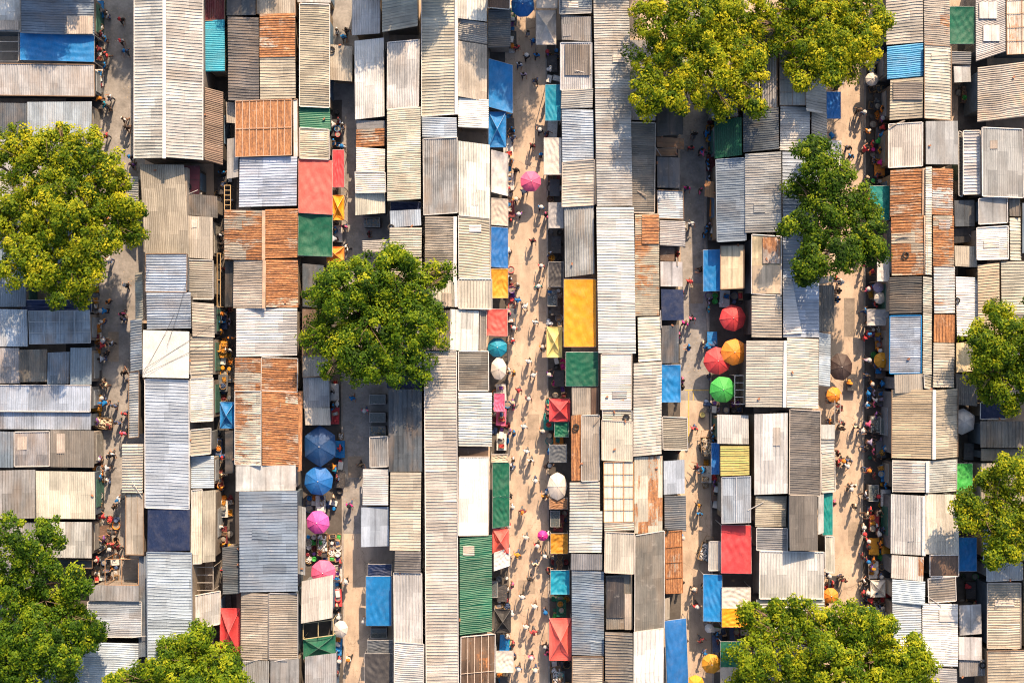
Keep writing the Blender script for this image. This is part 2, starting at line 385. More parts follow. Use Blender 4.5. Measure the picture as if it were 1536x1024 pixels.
def shed(side, x0, y0, x1, y1, ax='h', c='cream', st='rib', rust=0.0, sk=None, bx=0, z=None, p=None, w=.02, t=.06, trim=None, mid=None, cap=None,
         dirt=.48, cw=.45, look=None, c2=None, frame=None, patch=None, rust2=None):
    SN[0] += 1; rr = random.Random(SN[0] * 31 + 5)
    zL, zR = z or SIDES[side]
    dz = ((SN[0] * 2) % 5 - 2) * .07 + rr.uniform(-.02, .02)
    if sk is None: sk = rr.uniform(-2.6, 2.6)
    if bx == 0: bx = rr.uniform(-1.2, 1.2)
    if mid is None: zL += dz; zR += dz
    org = P((x0 + x1) / 2, (y0 + y1) / 2, (zL + zR) / 2); org.z = 0
    root = empty('market_shed', org)
    sh = .55
    x0 += sh; x1 -= sh * .4; 
    def corners(xa, xb, ya, yb, za, zb, s0, s1):
        j = [rr.uniform(-.7, .7) for _ in range(4)]
        return P(xa, ya + s0 + j[0], za + t), P(xb, ya + s1 + j[1], zb + t), P(xb + bx, yb + s1 + j[2], zb - t), P(xa + bx, yb + s0 + j[3], za - t)
    cols = []
    if mid is None:
        cols = [(corners(x0, x1, y0, y1, zL, zR, 0, sk), c, rust)]
    else:
        zm = max(zL, zR) + .95
        cols = [(corners(x0, mid, y0, y1, zL, zm, 0, -sk / 2), c, rust), (corners(mid + .3, x1, y0, y1, zm, zR, -sk / 2, sk), c2 or c, rust if rust2 is None else rust2)]
    for (q, cc, ru) in cols:
        mb = MB(); pp = sheet(mb, *q, ax, st, p, w, rr, org)
        base = C[cc] if isinstance(cc, str) else cc
        k = rr.uniform(.74, 1.04); base = (base[0] * k * .97, base[1] * k * rr.uniform(1.0, 1.04), base[2] * k * (rr.uniform(1.0, 1.06) if cc in ('sky', 'steel', 'pale', 'white', 'grey', 'slate') else rr.uniform(.95, 1.04)))
        if st in ('flat',) and cc in ('navy', 'white', 'salmon', 'red', 'green'): mname = 'cloth' if cc != 'white' or 'smooth' in (look or '') else 'metal'
        else: mname = 'metal'
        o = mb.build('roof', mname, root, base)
        o['seed'] = rr.uniform(0, 90); o['rust'] = float(ru * .9 if .5 < ru < .96 else ru); o['pitch'] = pp; o['cellw'] = float(cw); o['dirt'] = float(dirt)
    TL, BL = cols[0][0][0], cols[0][0][3]; TR, BR = cols[-1][0][1], cols[-1][0][2]
    up = Vector((0, 0, .06))
    if cap or mid is not None:
        a, b_ = (cols[0][0][1], cols[0][0][2])
        cb = MB(); 
        for k in range(6):
            cb.bar(a.lerp(b_, k / 6) - org + up * 1.6, a.lerp(b_, (k + 1.02) / 6) - org + up * (1.6 + .2 * (k % 2)), .30, .07)
        cb.build('ridge_cap', 'paint', root, C['white'] if cap != 'rust' else (.5, .36, .26))
    if trim is None: trim = rr.random() < .2
    if trim:
        tc = (.55, .55, .54) if trim is True and rr.random() < .7 else ((.22, .15, .10) if trim is True else C[trim])
        tb = MB()
        for a, b_ in ((TL, BL), (TR, BR)): tb.bar(a - org + up * .8, b_ - org + up * .8, .06, .10)
        if mid is None:
            for a, b_ in ((TL, TR), (BL, BR)): tb.bar(a - org + up * .8 + Vector((.06, 0, 0)), b_ - org + up * .8 - Vector((.06, 0, 0)), .08, .09)
        tb.build('edge_trim', 'paint', root, tc)
    if frame:       # raised bars laid over the sheet
        nx, ny, fc = frame; fb = MB()
        for k in range(nx + 1):
            f = k / nx; fb.bar(TL.lerp(TR, f) - org + up, BL.lerp(BR, f) - org + up, .055, .05)
        for k in range(ny + 1):
            f = k / ny; fb.bar(TL.lerp(BL, f) - org + up * 1.7, TR.lerp(BR, f) - org + up * 1.7, .04, .04)
        fb.build('batten_frame', 'paint', root, fc)
    for pt in patch or ():           # a loose sheet laid on this roof: part of the roof covering
        (a0, b0, a1, b1, pc, pax, pst, pr) = pt
        def on(px, py):
            f = min(max((px - x0) / max(1, (x1 - x0)), 0), 1); h = min(max((py - y0) / max(1, (y1 - y0)), 0), 1)
            return P(px, py, (zL * (1 - f) + zR * f) + t * (1 - 2 * h) + .13)
        pb = MB(); pp = sheet(pb, on(a0, b0), on(a1, b0), on(a1, b1), on(a0, b1), pax, pst, None, w, rr, org)
        o = pb.build('patch_sheet', 'metal', root, C[pc]); o['seed'] = rr.uniform(0, 90); o['rust'] = pr; o['pitch'] = pp; o['cellw'] = .5; o['dirt'] = .4
    if not patch and not frame and mid is None and st != 'flat' and (y1 - y0) > 34 and (x1 - x0) > 30 and rr.random() < .12:
        pw, ph_ = rr.uniform(9, 16), rr.uniform(12, 30)
        if ax == 'h': pw, ph_ = rr.uniform(16, 30), rr.uniform(8, 15)
        a0 = rr.uniform(x0 + 2, x1 - pw - 3); b0 = rr.uniform(y0 + 3, y1 - ph_ - 4); sc_ = rr.uniform(-1.5, 1.5)
        def on(px, py):
            f = min(max((px - x0) / max(1, (x1 - x0)), 0), 1); h = min(max((py - y0) / max(1, (y1 - y0)), 0), 1)
            return P(px, py, (zL * (1 - f) + zR * f) + t * (1 - 2 * h) + .055)
        pb = MB(); pp = sheet(pb, on(a0, b0), on(a0 + pw, b0 + sc_), on(a0 + pw + sc_ * .3, b0 + ph_ + sc_), on(a0, b0 + ph_), ax, st, p, w, rr, org)
        o = pb.build('patch_sheet', 'metal', root, rr.choice([C['pale'], C['cream'], C['tan'], C['grey'], base, base])); o['seed'] = rr.uniform(0, 90); o['rust'] = rr.choice([.05, .1, .2]); o['pitch'] = pp; o['cellw'] = .5; o['dirt'] = .5
    # walls, closed under the roof, with a shutter towards the lane
    ins = .22
    wx0, wx1 = min(TL.x, BL.x) + ins, max(TR.x, BR.x) - ins; wy1, wy0 = max(TL.y, TR.y) - ins - abs(sk) / 16, min(BL.y, BR.y) + ins + abs(sk) / 16
    if wx1 - wx0 > .5 and wy1 - wy0 > .5:
        def zt(x, y):
            f = (x - TL.x) / (TR.x - TL.x); return (zL * (1 - f) + zR * f) - t - .12
        wb = MB(); cs = [(wx0, wy0), (wx1, wy0), (wx1, wy1), (wx0, wy1)]
        lo = [Vector((x, y, 0)) - org for x, y in cs]; hi = [Vector((x, y, zt(x, y))) - org for x, y in cs]
        for k in range(4):
            j = (k + 1) % 4; wb.face([lo[k], lo[j], hi[j], hi[k]])
        wb.face(hi)
        wb.build('wall', 'wall', root, rr.choice(WALLC))
        ls = LANESIDE.get(side)
        if ls and wy1 - wy0 > 1.8:
            sx = (wx0 - .03 if ls == 'L' else wx1 + .03) - org.x; n = max(1, int((wy1 - wy0) / 3.4)); 
            for k in range(n):
                cy = wy0 + (wy1 - wy0) * (k + .5) / n - org.y; ww = min(2.6, (wy1 - wy0) / n - .5); sb = MB()
                for q in range(11): sb.box((sx, cy, .12 + .2 * q + .1), (.05 if q % 2 else .07, ww, .2))
                sb.build('shutter', 'paint', root, rr.choice([(.28, .32, .36), (.10, .18, .28), (.3, .3, .28), (.05, .16, .13)]))
    stw = dict(rib='ribbed', cor='corrugated', fine='finely corrugated', bold='deep-ribbed', bat='battened', flat='flat', grid='gridded')[st]
    if frame: stw = 'framed'
    cn = cname(c) if isinstance(c, str) else 'grey'
    if c2 and c2 != c: cn += ' and ' + cname(c2)
    lk = look or ('shed under ' + ('double-pitched ' if mid is not None else '') + ('rusty ' if rust > .5 else 'rust-stained ' if rust > .3 and 'rust' not in cn else '') + f"{cn} {stw} roof")
    reg(root, lk, 'market shed', (x0 + x1) / 2, (y0 + y1) / 2, SIDEW[side], 'metal roofed market sheds', lm=1)
    return root

# ------------------------------------------------------------------ awnings, tents and parasols
def posts(root, pts, r=.035, color=(.35, .35, .35)):
    for q in pts:
        mb = MB(); mb.tube([(q[0], q[1], 0), (q[0], q[1], q[2])], r, 6); mb.build('post', 'paint', root, color)

def awning(zone, x0, y0, x1, y1, c, z=(3.0, 2.7), sk=0, bx=0, t=.05, sag=.12, wr=.02, look=None, bar=(.5, .5, .5), val=.18, fold=0, kind='awning'):
    SN[0] += 1; rr = random.Random(SN[0] * 17 + 3)
    q = [P(x0, y0, z[0] + t), P(x1, y0 + sk, z[1] + t), P(x1 + bx, y1 + sk, z[1] - t), P(x0 + bx, y1, z[0] - t)]
    org = (q[0] + q[2]) / 2; org.z = 0; q = [a - org for a in q]
    root = empty('tarpaulin_' + ('awning' if kind == 'awning' else 'cover') if kind else 'awning', org)
    mb = MB(); n = 30; m = 30; ph = [rr.uniform(0, 6.28) for _ in range(6)]
    for j in range(m + 1):
        for i in range(n + 1):
            u, v = i / n, j / m; e = 4 * u * (1 - u) * 4 * v * (1 - v)
            a = q[0].lerp(q[1], u).lerp(q[3].lerp(q[2], u), v).copy()
            a.z += -sag * (e ** .6) + .022 * math.sin(u * 23 + 4 * math.sin(v * 5 + ph[4])) * e ** .3 + .018 * math.sin(v * 27 + 5 * math.sin(u * 4 + ph[5])) * e ** .3 + wr * (math.sin(u * 9 + v * 4 + ph[0]) + .7 * math.sin(u * 5 - v * 11 + ph[1]) + .5 * math.sin(v * 19 + u * 3 + ph[2])) * (e ** .4)
            if fold: a.z += fold * math.sin(v * 34 + 5 * (u - .5) ** 2 * 6 + ph[3]) * e ** .5
            mb.v.append(tuple(a))
    W = n + 1
    for j in range(m):
        for i in range(n): mb.f.append((j * W + i, (j + 1) * W + i, (j + 1) * W + i + 1, j * W + i + 1)); mb.uv.append(None); mb.mi.append(0)
    for a, b_ in ((0, 1), (1, 2), (2, 3), (3, 0)):
        A, B = q[a], q[b_]; k = 8
        for s in range(k):
            p0, p1 = A.lerp(B, s / k), A.lerp(B, (s + 1) / k); d0 = Vector((0, 0, -val * (1 + .15 * math.sin(s * 2.0)))); d1 = Vector((0, 0, -val * (1 + .15 * math.sin(s * 2.0 + 2))))
            mb.face([p0, p0 + d0, p1 + d1, p1])
    k = rr.uniform(.92, 1.08)
    mb.build('cloth', 'cloth', root, tuple(min(1, a * k) for a in C[c]), smooth=True)
    fb = MB(); d = Vector((0, 0, -.05))
    for a, b_ in ((0, 1), (1, 2), (2, 3), (3, 0)): fb.bar(q[a] + d, q[b_] + d, .05)
    fb.build('pole_frame', 'paint', root, bar)
    posts(root, [a * .99 + Vector((0, 0, a.z * .01)) for a in q])
    reg(root, look or f"{cname(c)} tarpaulin awning", 'awning', (x0 + x1) / 2, (y0 + y1) / 2, zone, 'cloth awnings along the lanes', lm=2)
    return root

def tent(zone, x0, y0, x1, y1, c, z=2.6, h=.55, sk=0, bx=0, look=None, crumple=0.0):
    SN[0] += 1; rr = random.Random(SN[0] * 13 + 1)
    q = [P(x0, y0, z), P(x1, y0 + sk, z), P(x1 + bx, y1 + sk, z), P(x0 + bx, y1, z)]
    org = (q[0] + q[2]) / 2; org.z = 0; q = [a - org for a in q]; ap = (q[0] + q[2]) / 2 + Vector((0, 0, h))
    root = empty('pyramid_tent', org)
    mb = MB(); n = 8
    for s in range(4):
        A, B = q[s], q[(s + 1) % 4]
        for j in range(n):
            for i in range(n):
                def pt(a, b_):
                    e = A.lerp(B, b_); r_ = e.lerp(ap, a).copy(); r_.z -= .16 * math.sin(math.pi * b_) * math.sin(math.pi * min(a + .12, 1)) + .12 * math.sin(math.pi * a)
                    if crumple: r_.z += crumple * math.sin(r_.x * 7 + r_.y * 5) * math.sin(r_.y * 6 - r_.x * 3)
                    return r_
                mb.face([pt(j / n, i / n), pt(j / n, (i + 1) / n), pt((j + 1) / n, (i + 1) / n), pt((j + 1) / n, i / n)][::-1] if j < n - 1 else [pt(1, .5), pt(j / n, (i + 1) / n), pt(j / n, i / n)])
        for k in range(6):
            p0, p1 = A.lerp(B, k / 6), A.lerp(B, (k + 1) / 6); d = Vector((0, 0, -.2)); mb.face([p0, p0 + d, p1 + d, p1])
    mb.build('canopy_cloth', 'cloth', root, C[c])
    fb = MB()
    for s in range(4):
        fb.bar(q[s] + Vector((0, 0, .03)), ap + Vector((0, 0, .0)), .035); fb.bar(q[s] - Vector((0, 0, .06)), q[(s + 1) % 4] - Vector((0, 0, .06)), .04)
    fb.build('pole_frame', 'paint', root, tuple(min(1, a * .8 + .08) for a in C[c]))
    posts(root, q)
    reg(root, look or f"{cname(c)} four-sided pyramid tent", 'tent', (x0 + x1) / 2, (y0 + y1) / 2, zone, 'small tents of the market', lm=3)
    return root

def parasol(zone, x, y, r, c, z=2.35, n=8, tilt=(0, 0), ry=None, look=None, c2=None, rot=None):
    SN[0] += 1; rr = random.Random(SN[0] * 7 + 2)
    R = r / 16 * (H - z) / H; RY = (ry or r) / 16 * (H - z) / H; org = P(x, y, z); org.z = 0
    root = empty('market_parasol', org); mb = MB(); hh = .34 * R + .12; rot = rr.uniform(0, 1) if rot is None else rot
    mt = Matrix.Rotation(math.radians(tilt[0]), 4, 'X') @ Matrix.Rotation(math.radians(tilt[1]), 4, 'Y')
    m, K = 6, 6
    def pt(j, a):
        f = j / m; seg = (a % K) / K; b_ = math.sin(math.pi * seg)
        ang = rot + 2 * math.pi * (a / K) / n
        a0 = rot + 2 * math.pi * (a // K) / n; a1 = a0 + 2 * math.pi / n
        if a % K: p = Vector((math.cos(a0), math.sin(a0), 0)).lerp(Vector((math.cos(a1), math.sin(a1), 0)), seg) * (1 + .025 * b_)
        else: p = Vector((math.cos(ang), math.sin(ang), 0))
        zz = hh * (1 - f ** 1.7) - .015 * R * b_ * f
        q = mt @ Vector((p.x * R * f, p.y * RY * f, zz)); q.z += z; return q
    for a in range(n * K):
        for j in range(m):
            q = [pt(j, a), pt(j + 1, a), pt(j + 1, a + 1), pt(j, a + 1)]
            mb.face(q if j else q[:3], mi=1 if c2 and (a // K) % 2 else 0)
        e0, e1 = pt(m, a), pt(m, a + 1); d = Vector((0, 0, -.12)); mb.face([e0, e0 + d, e1 + d, e1])
    if c2:
        o = mb.build('canopy_cloth', ['cloth', 'shirt'], root, C[c])
    else: o = mb.build('canopy_cloth', 'cloth', root, C[c])
    pb = MB(); pb.tube([(0, 0, .05), tuple(mt @ Vector((0, 0, hh - .02)) + Vector((0, 0, z)))], .025, 6); pb.build('pole', 'paint', root, (.6, .6, .6))
    fb = MB(); top = mt @ Vector((0, 0, hh)) + Vector((0, 0, z)); fb.lathe([(.05, -.02), (.05, .03), (.02, .10), (0, .12)], 8, top); fb.build('finial', 'plastic', root, (.75, .72, .7))
    rb = MB()
    for k in range(n):
        e = pt(m, k * K) - Vector((0, 0, .03)); rb.bar(top - Vector((0, 0, .07)), e, .018)
        rb.bar(mt @ Vector((0, 0, -.25)) + Vector((0, 0, z)), (top + e) / 2 - Vector((0, 0, .05)), .014)
    rb.build('rib_frame', 'paint', root, (.5, .5, .5))
    sb = MB()          # bright seams that run down the ribs
    for k in range(n):
        for j in range(m): sb.bar(pt(j, k * K) + Vector((0, 0, .012)), pt(j + 1, k * K) + Vector((0, 0, .012)), .03, .012)
    sb.build('seam', 'cloth', root, tuple(min(1, v * 1.03) for v in C[c]))
    bb = MB(); bb.lathe([(.28, 0), (.28, .08), (.1, .14), (.06, .2), (0, .2)], 12); bb.build('base', 'wall', root, (.3, .3, .3))
    reg(root, look or f"{cname(c)} round parasol", 'parasol', x, y, zone, 'round market parasols', lm=4)
    return root

def pole_frame(zone, x0, y0, x1, y1, z=3.0, nx=1, ny=3, c=(.4, .38, .35), look='bare pole frame without a cover', kind='bare_frame', sk=0, w=.06):
    q = [P(x0, y0, z), P(x1, y0 + sk, z), P(x1, y1 + sk, z), P(x0, y1, z)]; org = (q[0] + q[2]) / 2; org.z = 0; q = [a - org for a in q]
    root = empty(kind, org)
    for k in range(ny + 1): mb = MB(); mb.bar(q[0].lerp(q[3], k / ny), q[1].lerp(q[2], k / ny), w); mb.build('rung', 'paint', root, c)
    for k in range(nx + 1): mb = MB(); mb.bar(q[0].lerp(q[1], k / nx) + Vector((0, 0, w)), q[3].lerp(q[2], k / nx) + Vector((0, 0, w)), w); mb.build('rail', 'paint', root, c)
    posts(root, q, color=c)
    reg(root, look, 'frame', (x0 + x1) / 2, (y0 + y1) / 2, zone, 'bare pole frames', lm=0)

# ------------------------------------------------------------------ trees
def tree(look, lobes, trunk, tint=(1, 1, 1), zc=8.0, seed=1, dens=1.0, bright=.5, loc=None):
    rs = np.random.RandomState(seed); L = []
    rq = random.Random(seed * 3 + 1); n0 = len(lobes); lobes = list(lobes)      # ragged boughs that break the outline
    for (x, y, r) in lobes[:n0]:
        for _ in range(2):
            an = rq.uniform(0, 6.28); q = (x + math.cos(an) * r * .98, y + math.sin(an) * r * .98)
            if all(math.hypot(q[0] - u, q[1] - v) > w_ * .8 for u, v, w_ in lobes[:n0] if (u, v) != (x, y)): lobes.append((*q, rq.uniform(7, 13)))
    for (x, y, r) in lobes:
        zz = zc + rs.uniform(-1.3, 1.1); p = P(x, y, zz + .5); L.append((np.array([p.x, p.y, zz]), r / 16 * .875, rs.uniform(.5, .75)))
    org = P(trunk[0], trunk[1], 0); o3 = np.array(org)
    cl = []; lobe_of = []
    for li, (c, r, vs) in enumerate(L):
        n = int(11.5 * r * r * dens) + 8
        d = rs.normal(size=(n, 3)); d /= np.linalg.norm(d, axis=1)[:, None]; d[:, 2] = np.where(d[:, 2] < -.35, -d[:, 2], d[:, 2])
        rad = r * np.where(rs.rand(n) < .66, rs.uniform(.72, 1.10, n), rs.uniform(.25, .8, n))
        rad *= 1 + .20 * np.sin(d[:, 0] * 5 + li) * np.cos(d[:, 1] * 6 + li * 2) + .10 * np.sin(np.arctan2(d[:, 1], d[:, 0]) * 5 + li * 1.7)
        p = c + d * rad[:, None] * np.array([1, 1, vs]); cl.append(np.hstack([p, d])); lobe_of += [li] * n
    cl = np.vstack(cl)
    # holes where the crown is thin
    hx = np.sin(cl[:, 0] * 1.7 + seed) * np.sin(cl[:, 1] * 1.9 + seed * 2) + .5 * np.sin(cl[:, 0] * 3.1 + cl[:, 1] * 2.3)
    keep = (hx < .5) | (rs.rand(len(cl)) < .15); cl = cl[keep]
    nl = 84
    cen = np.repeat(cl[:, :3], nl, 0); dr = np.repeat(cl[:, 3:], nl, 0)
    cr = np.repeat(rs.uniform(.38, .92, len(cl)), nl)
    tone = np.repeat(np.clip(rs.normal(bright, .20, len(cl)), 0, 1), nl)
    N = len(cen); d = rs.normal(size=(N, 3)); d /= np.linalg.norm(d, axis=1)[:, None]
    pos = cen + d * (cr * rs.uniform(.45, 1.0, N))[:, None] * np.array([1, 1, .7])
    nrm = d * .7 + dr * .5 + np.array([0, 0, .75]) + rs.normal(size=(N, 3)) * .38; nrm /= np.linalg.norm(nrm, axis=1)[:, None]
    a = rs.normal(size=(N, 3)); a -= nrm * (a * nrm).sum(1)[:, None]; a /= np.linalg.norm(a, axis=1)[:, None]; b = np.cross(nrm, a)
    s = rs.uniform(.09, .165, N)[:, None]
    V = np.stack([pos - a * s, pos - b * s * .55 + nrm * s * .12, pos + a * s, pos + b * s * .55 + nrm * s * .12], 1).reshape(-1, 3) - o3
    me = bpy.data.meshes.new('crown'); me.vertices.add(N * 4); me.vertices.foreach_set('co', V.astype(np.float32).ravel())
    me.loops.add(N * 4); me.loops.foreach_set('vertex_index', np.arange(N * 4, dtype=np.int32))
    me.polygons.add(N); me.polygons.foreach_set('loop_start', np.arange(0, N * 4, 4, dtype=np.int32)); me.polygons.foreach_set('loop_total', np.full(N, 4, dtype=np.int32))
    me.update(calc_edges=True)
    at = me.attributes.new('leafmix', 'FLOAT', 'FACE'); at.data.foreach_set('value', np.clip(tone + rs.normal(0, .13, N), 0, 1).astype(np.float32))
    me.materials.append(M['leaf'])
    root = empty('leafy_tree', org); link('crown', me, root, tint)
    tb = MB(); rr = random.Random(seed)
    mx = np.mean([c for c, r, v in L], axis=0) - o3
    hub = Vector((mx[0] * .25, mx[1] * .25, 3.6))
    tb.tube([(0, 0, -.1), (.03, 0, .5), (hub.x * .4, hub.y * .4, 2.0), tuple(hub)], [.42, .30, .25, .22], 10)
    for c, r, v in L:
        e = Vector(c - o3); e.z = zc + r * .2; mid_ = hub.lerp(e, .5) + Vector((rr.uniform(-.4, .4), rr.uniform(-.4, .4), .5))
        tb.tube([hub, mid_, e], [.17, .11, .035], 7)
        for k in range(6):
            f = e + Vector((rr.uniform(-1, 1) * r * .7, rr.uniform(-1, 1) * r * .7, rr.uniform(.0, .35) * r)); tb.tube([mid_.lerp(e, rr.uniform(.3, .9)), f], [.05, .015], 5)
    tb.build('trunk', 'bark', root, (.17, .12, .08), smooth=True)
    reg(root, look, 'tree', lobes[0][0], lobes[0][1], None, 'trees of the market', lm=0)
    root['label'] = look
    return root
# ------------------------------------------------------------------ the roofs, read off block by block
S = shed
LTAN = (.50, .42, .33)
# first block (along the edge): ribs run down the frame; blue tints partly stand in for shade
S('1', -60, -14, 31, 45, 'v', 'pale', 'flat', dirt=.9, c2=None, patch=[(-50, 31, 28, 45, 'tan', 'v', 'fine', .1)])
S('1', 31, -14, 141, 50, 'h', 'steel', 'rib', p=.36, sk=3, w=.03, dirt=.6, patch=[(100, 24, 139, 51, 'tan', 'v', 'fine', .05)])
S('1', -60, 95, 142, 142, 'v', 'pale', 'cor', sk=3, w=.03, dirt=.7, z=(3.9, 3.5))
S('1', -60, 153, 40, 200, 'v', 'slate', 'cor', z=(3.6, 3.5)); S('1', 40, 153, 138, 205, 'v', 'sky', 'cor', z=(3.6, 3.4))
S('1', -60, 203, 138, 268, 'v', 'grey', 'cor', z=(3.9, 3.5)); S('1', -60, 271, 60, 340, 'v', 'pale', 'cor'); S('1', 62, 271, 139, 345, 'v', 'taupe', 'cor')
S('1', -60, 346, 139, 395, 'v', 'steel', 'cor'); S('1', -60, 398, 40, 461, 'v', 'steel', 'cor', dirt=.5)
S('1', -60, 463, 41, 519, 'v', 'sky', 'cor', dirt=.5); S('1', 43, 467, 135, 516, 'v', 'sky', 'grid', frame=(4, 3, (.42, .46, .5)), dirt=.95, z=(3.8, 3.4))
S('1', -60, 522, 29, 575, 'v', 'grey', 'cor', dirt=.7); S('1', 29, 524, 71, 573, 'v', 'taupe', 'cor', dirt=.8); S('1', 71, 528, 105, 576, 'v', 'steel', 'cor')
S('1', 105, 521, 138, 576, 'v', 'steel', 'cor', dirt=.2)
S('1', -60, 577, 137, 616, 'v', 'sky', 'cor', z=(3.8, 3.6), t=.12); S('1', -60, 617, 137, 642, 'v', 'sky', 'rib', p=.34, z=(3.55, 3.35), t=.1)
S('1', -60, 646, 21, 700, 'v', 'steel', 'bold', p=.4); S('1', 21, 648, 75, 700, 'v', 'grey', 'cor', dirt=.8, w=.03); S('1', 75, 645, 141, 700, 'v', 'taupe', 'cor', dirt=.3)
S('1', -60, 706, 53, 778, 'v', 'grey', 'bold', p=.42, z=(4.1, 3.9)); S('1', 53, 706, 142, 777, 'v', 'cream', 'fine', z=(4.0, 3.6), dirt=.25, patch=None)
S('1', 72, 782, 138, 835, 'v', 'pale', 'rib', p=.36, w=.03, dirt=.5); S('1', -60, 782, 70, 860, 'v', 'grey', 'cor')
S('1', 60, 837, 139, 849, 'h', 'slate', 'flat', z=(3.0, 2.9)); 
S('1', 133, 877, 209, 900, 'v', 'grey', 'rib', z=(4.2, 4.2), sk=1, dirt=.4); S('1', 131, 901, 213, 955, 'h', 'sky', 'fine', z=(4.0, 4.0)); S('1', 98, 962, 208, 1065, 'h', 'sky', 'cor', z=(3.7, 3.7))
S('1', -60, 862, 60, 960, 'v', 'grey', 'cor'); S('1', -60, 962, 94, 1065, 'v', 'steel', 'cor')
S('2n', 208, 835, 221, 985, 'v', 'steel', 'cor', z=(3.4, 3.4))
# second block
S('2g', 201, -40, 305, 238, 'h', 'pale', 'rib', p=.44, mid=247, sk=3, trim='white', z=(5.9, 5.8), dirt=.45)
S('2r', 306, -40, 338, 31, 'v', 'maroon', 'cor', rust=.4, z=(4.0, 3.7)); S('2r', 306, 30, 337, 108, 'h', 'cyan', 'fine', z=(4.1, 3.9), look='shed under turquoise finely corrugated roof', rust=0, dirt=.1)
S('2r', 307, 131, 335, 240, 'h', 'brown', 'cor', p=.26, sk=8, z=(4.3, 3.8)); S('2r', 338, 153, 352, 184, 'v', 'tan', 'cor', z=(3.2, 3.2))
S('2m', 209, 247, 276, 381, 'v', 'tan', 'fine', bx=8, z=(5.2, 5.1), dirt=.2, sk=0, t=.2, trim=False)
S('2r', 275, 248, 300, 291, 'h', 'maroon', 'flat', rust=.35, z=(3.6, 3.4), dirt=.3); S('2r', 277, 291, 303, 298, 'h', 'tan', 'fine', z=(3.4, 3.3))
S('2r', 279, 290, 326, 322, 'v', 'taupe', 'cor', sk=5, z=(3.9, 3.6), dirt=.7); S('2r', 280, 323, 319, 386, 'v', 'tan', 'fine', sk=3, z=(4.1, 3.9), dirt=.2)
S('2n', 191, 264, 208, 303, 'h', 'pale', 'rib', p=.3)
S('2m', 218, 381, 281, 438, 'h', 'sky', 'bold', p=.38, sk=0); S('2r', 282, 389, 320, 448, 'h', 'taupe', 'cor', sk=1, z=(4.4, 4.1))
S('2m', 219, 439, 286, 494, 'h', 'sky', 'bold', p=.38); S('2r', 287, 453, 321, 504, 'h', 'tan', 'rib', p=.4); S('2r', 285, 505, 320, 567, 'h', 'tan', 'bold', p=.5)
S('2n', 202, 410, 214, 480, 'h', 'cream', 'rib', p=.36); S('2n', 195, 481, 213, 557, 'h', 'sky', 'rib', p=.36); S('2n', 193, 559, 209, 657, 'h', 'pale', 'rib', p=.36, w=.03)
S('2n', 183, 665, 215, 738, 'h', 'cream', 'bold', p=.4); S('2n', 188, 740, 216, 832, 'v', 'tan', 'bat', p=1.1)
S('2m', 214, 495, 284, 566, 'h', 'white', 'flat', look='shed under smooth white roof crossed by thin wires', dirt=0, w=0, z=(6.0, 6.0), trim=False, rust=0)
S('2m', 217, 568, 284, 761, 'h', 'sky', 'rib', p=.46, trim='white', dirt=.15, z=(5.8, 5.7)); S('2r', 285, 568, 320, 633, 'h', 'pale', 'fine', p=.28, w=.04, dirt=.7)
S('2r', 285, 645, 317, 683, 'h', 'tan', 'rib', sk=-3); S('2r', 286, 684, 321, 733, 'h', 'sky', 'cor', p=.3, w=.03, z=(4.1, 3.9)); S('2r', 287, 735, 304, 845, 'v', 'cream', 'fine'); S('2r', 304, 736, 324, 843, 'v', 'tan', 'fine', sk=-2)
S('2m', 221, 762, 285, 827, 'v', 'navy', 'flat', look='shed under flat navy blue roof', z=(5.5, 5.5), dirt=.2, trim=False)
S('2m', 220, 827, 288, 990, 'h', 'sky', 'rib', p=.42, trim='steel', dirt=.15, w=.03); S('2m', 222, 991, 290, 1065, 'h', 'sky', 'rib', p=.42)
S('2r', 289, 893, 331, 943, 'v', 'white', 'cor', sk=-8, z=(3.9, 3.6), rust=.1, trim='cream', look='shed under white roof tilted askew over a rusty gutter')
# alley-side pieces
S('3l', 333, 820, 358, 891, 'h', 'slate', 'fine', z=(3.5, 3.7)); S('3l', 337, 392, 350, 460, 'v', 'dark', 'flat', z=(3.4, 3.6)); S('3l', 340, 208, 358, 268, 'v', 'pale', 'flat', z=(3.6, 3.8)); S('3l', 337, 647, 351, 710, 'h', 'dark', 'flat', z=(3.2, 3.3))
# third block
S('3l', 340, -40, 384, 23, 'v', 'slate', 'flat', dirt=.5); S('3r', 384, -40, 443, 22, 'v', 'tan', 'rib', p=.3, z=(4.8, 4.5), sk=2)
S('3l', 341, 25, 388, 151, 'h', 'taupe', 'rib', p=.40, w=.035, dirt=.6); S('3r', 389, 21, 443, 86, 'h', 'rust', 'rib', p=.34, rust=.75, w=.03); S('3r', 389, 86, 443, 149, 'h', 'tan', 'rib', p=.40, w=.03, dirt=.5)
S('3m', 353, 151, 438, 235, 'v', 'rust', 'flat', rust=1.05, cw=.1, frame=(8, 2, (.50, .38, .30)), z=(4.8, 4.8), look='shed under orange rust-coated roof with pale battens'); S('3r', 439, 150, 447, 236, 'v', 'white', 'flat', z=(4.3, 4.2))
S('3m', 359, 237, 446, 311, 'h', 'sky', 'rib', p=.40, z=(4.5, 4.3), dirt=.4, patch=None)
S('3l', 336, 315, 396, 389, 'h', 'rust', 'rib', p=.36, rust=.72, w=.03, cap='rust', trim=False); S('3r', 397, 314, 447, 388, 'h', 'rust', 'rib', p=.34, rust=.92, w=.03, trim=False)
S('3l', 350, 390, 397, 462, 'h', 'tan', 'rib', p=.36, w=.035, dirt=.6, rust=.1, cap='rust'); S('3r', 398, 389, 447, 460, 'h', 'rust', 'rib', p=.34, rust=.78, w=.03)
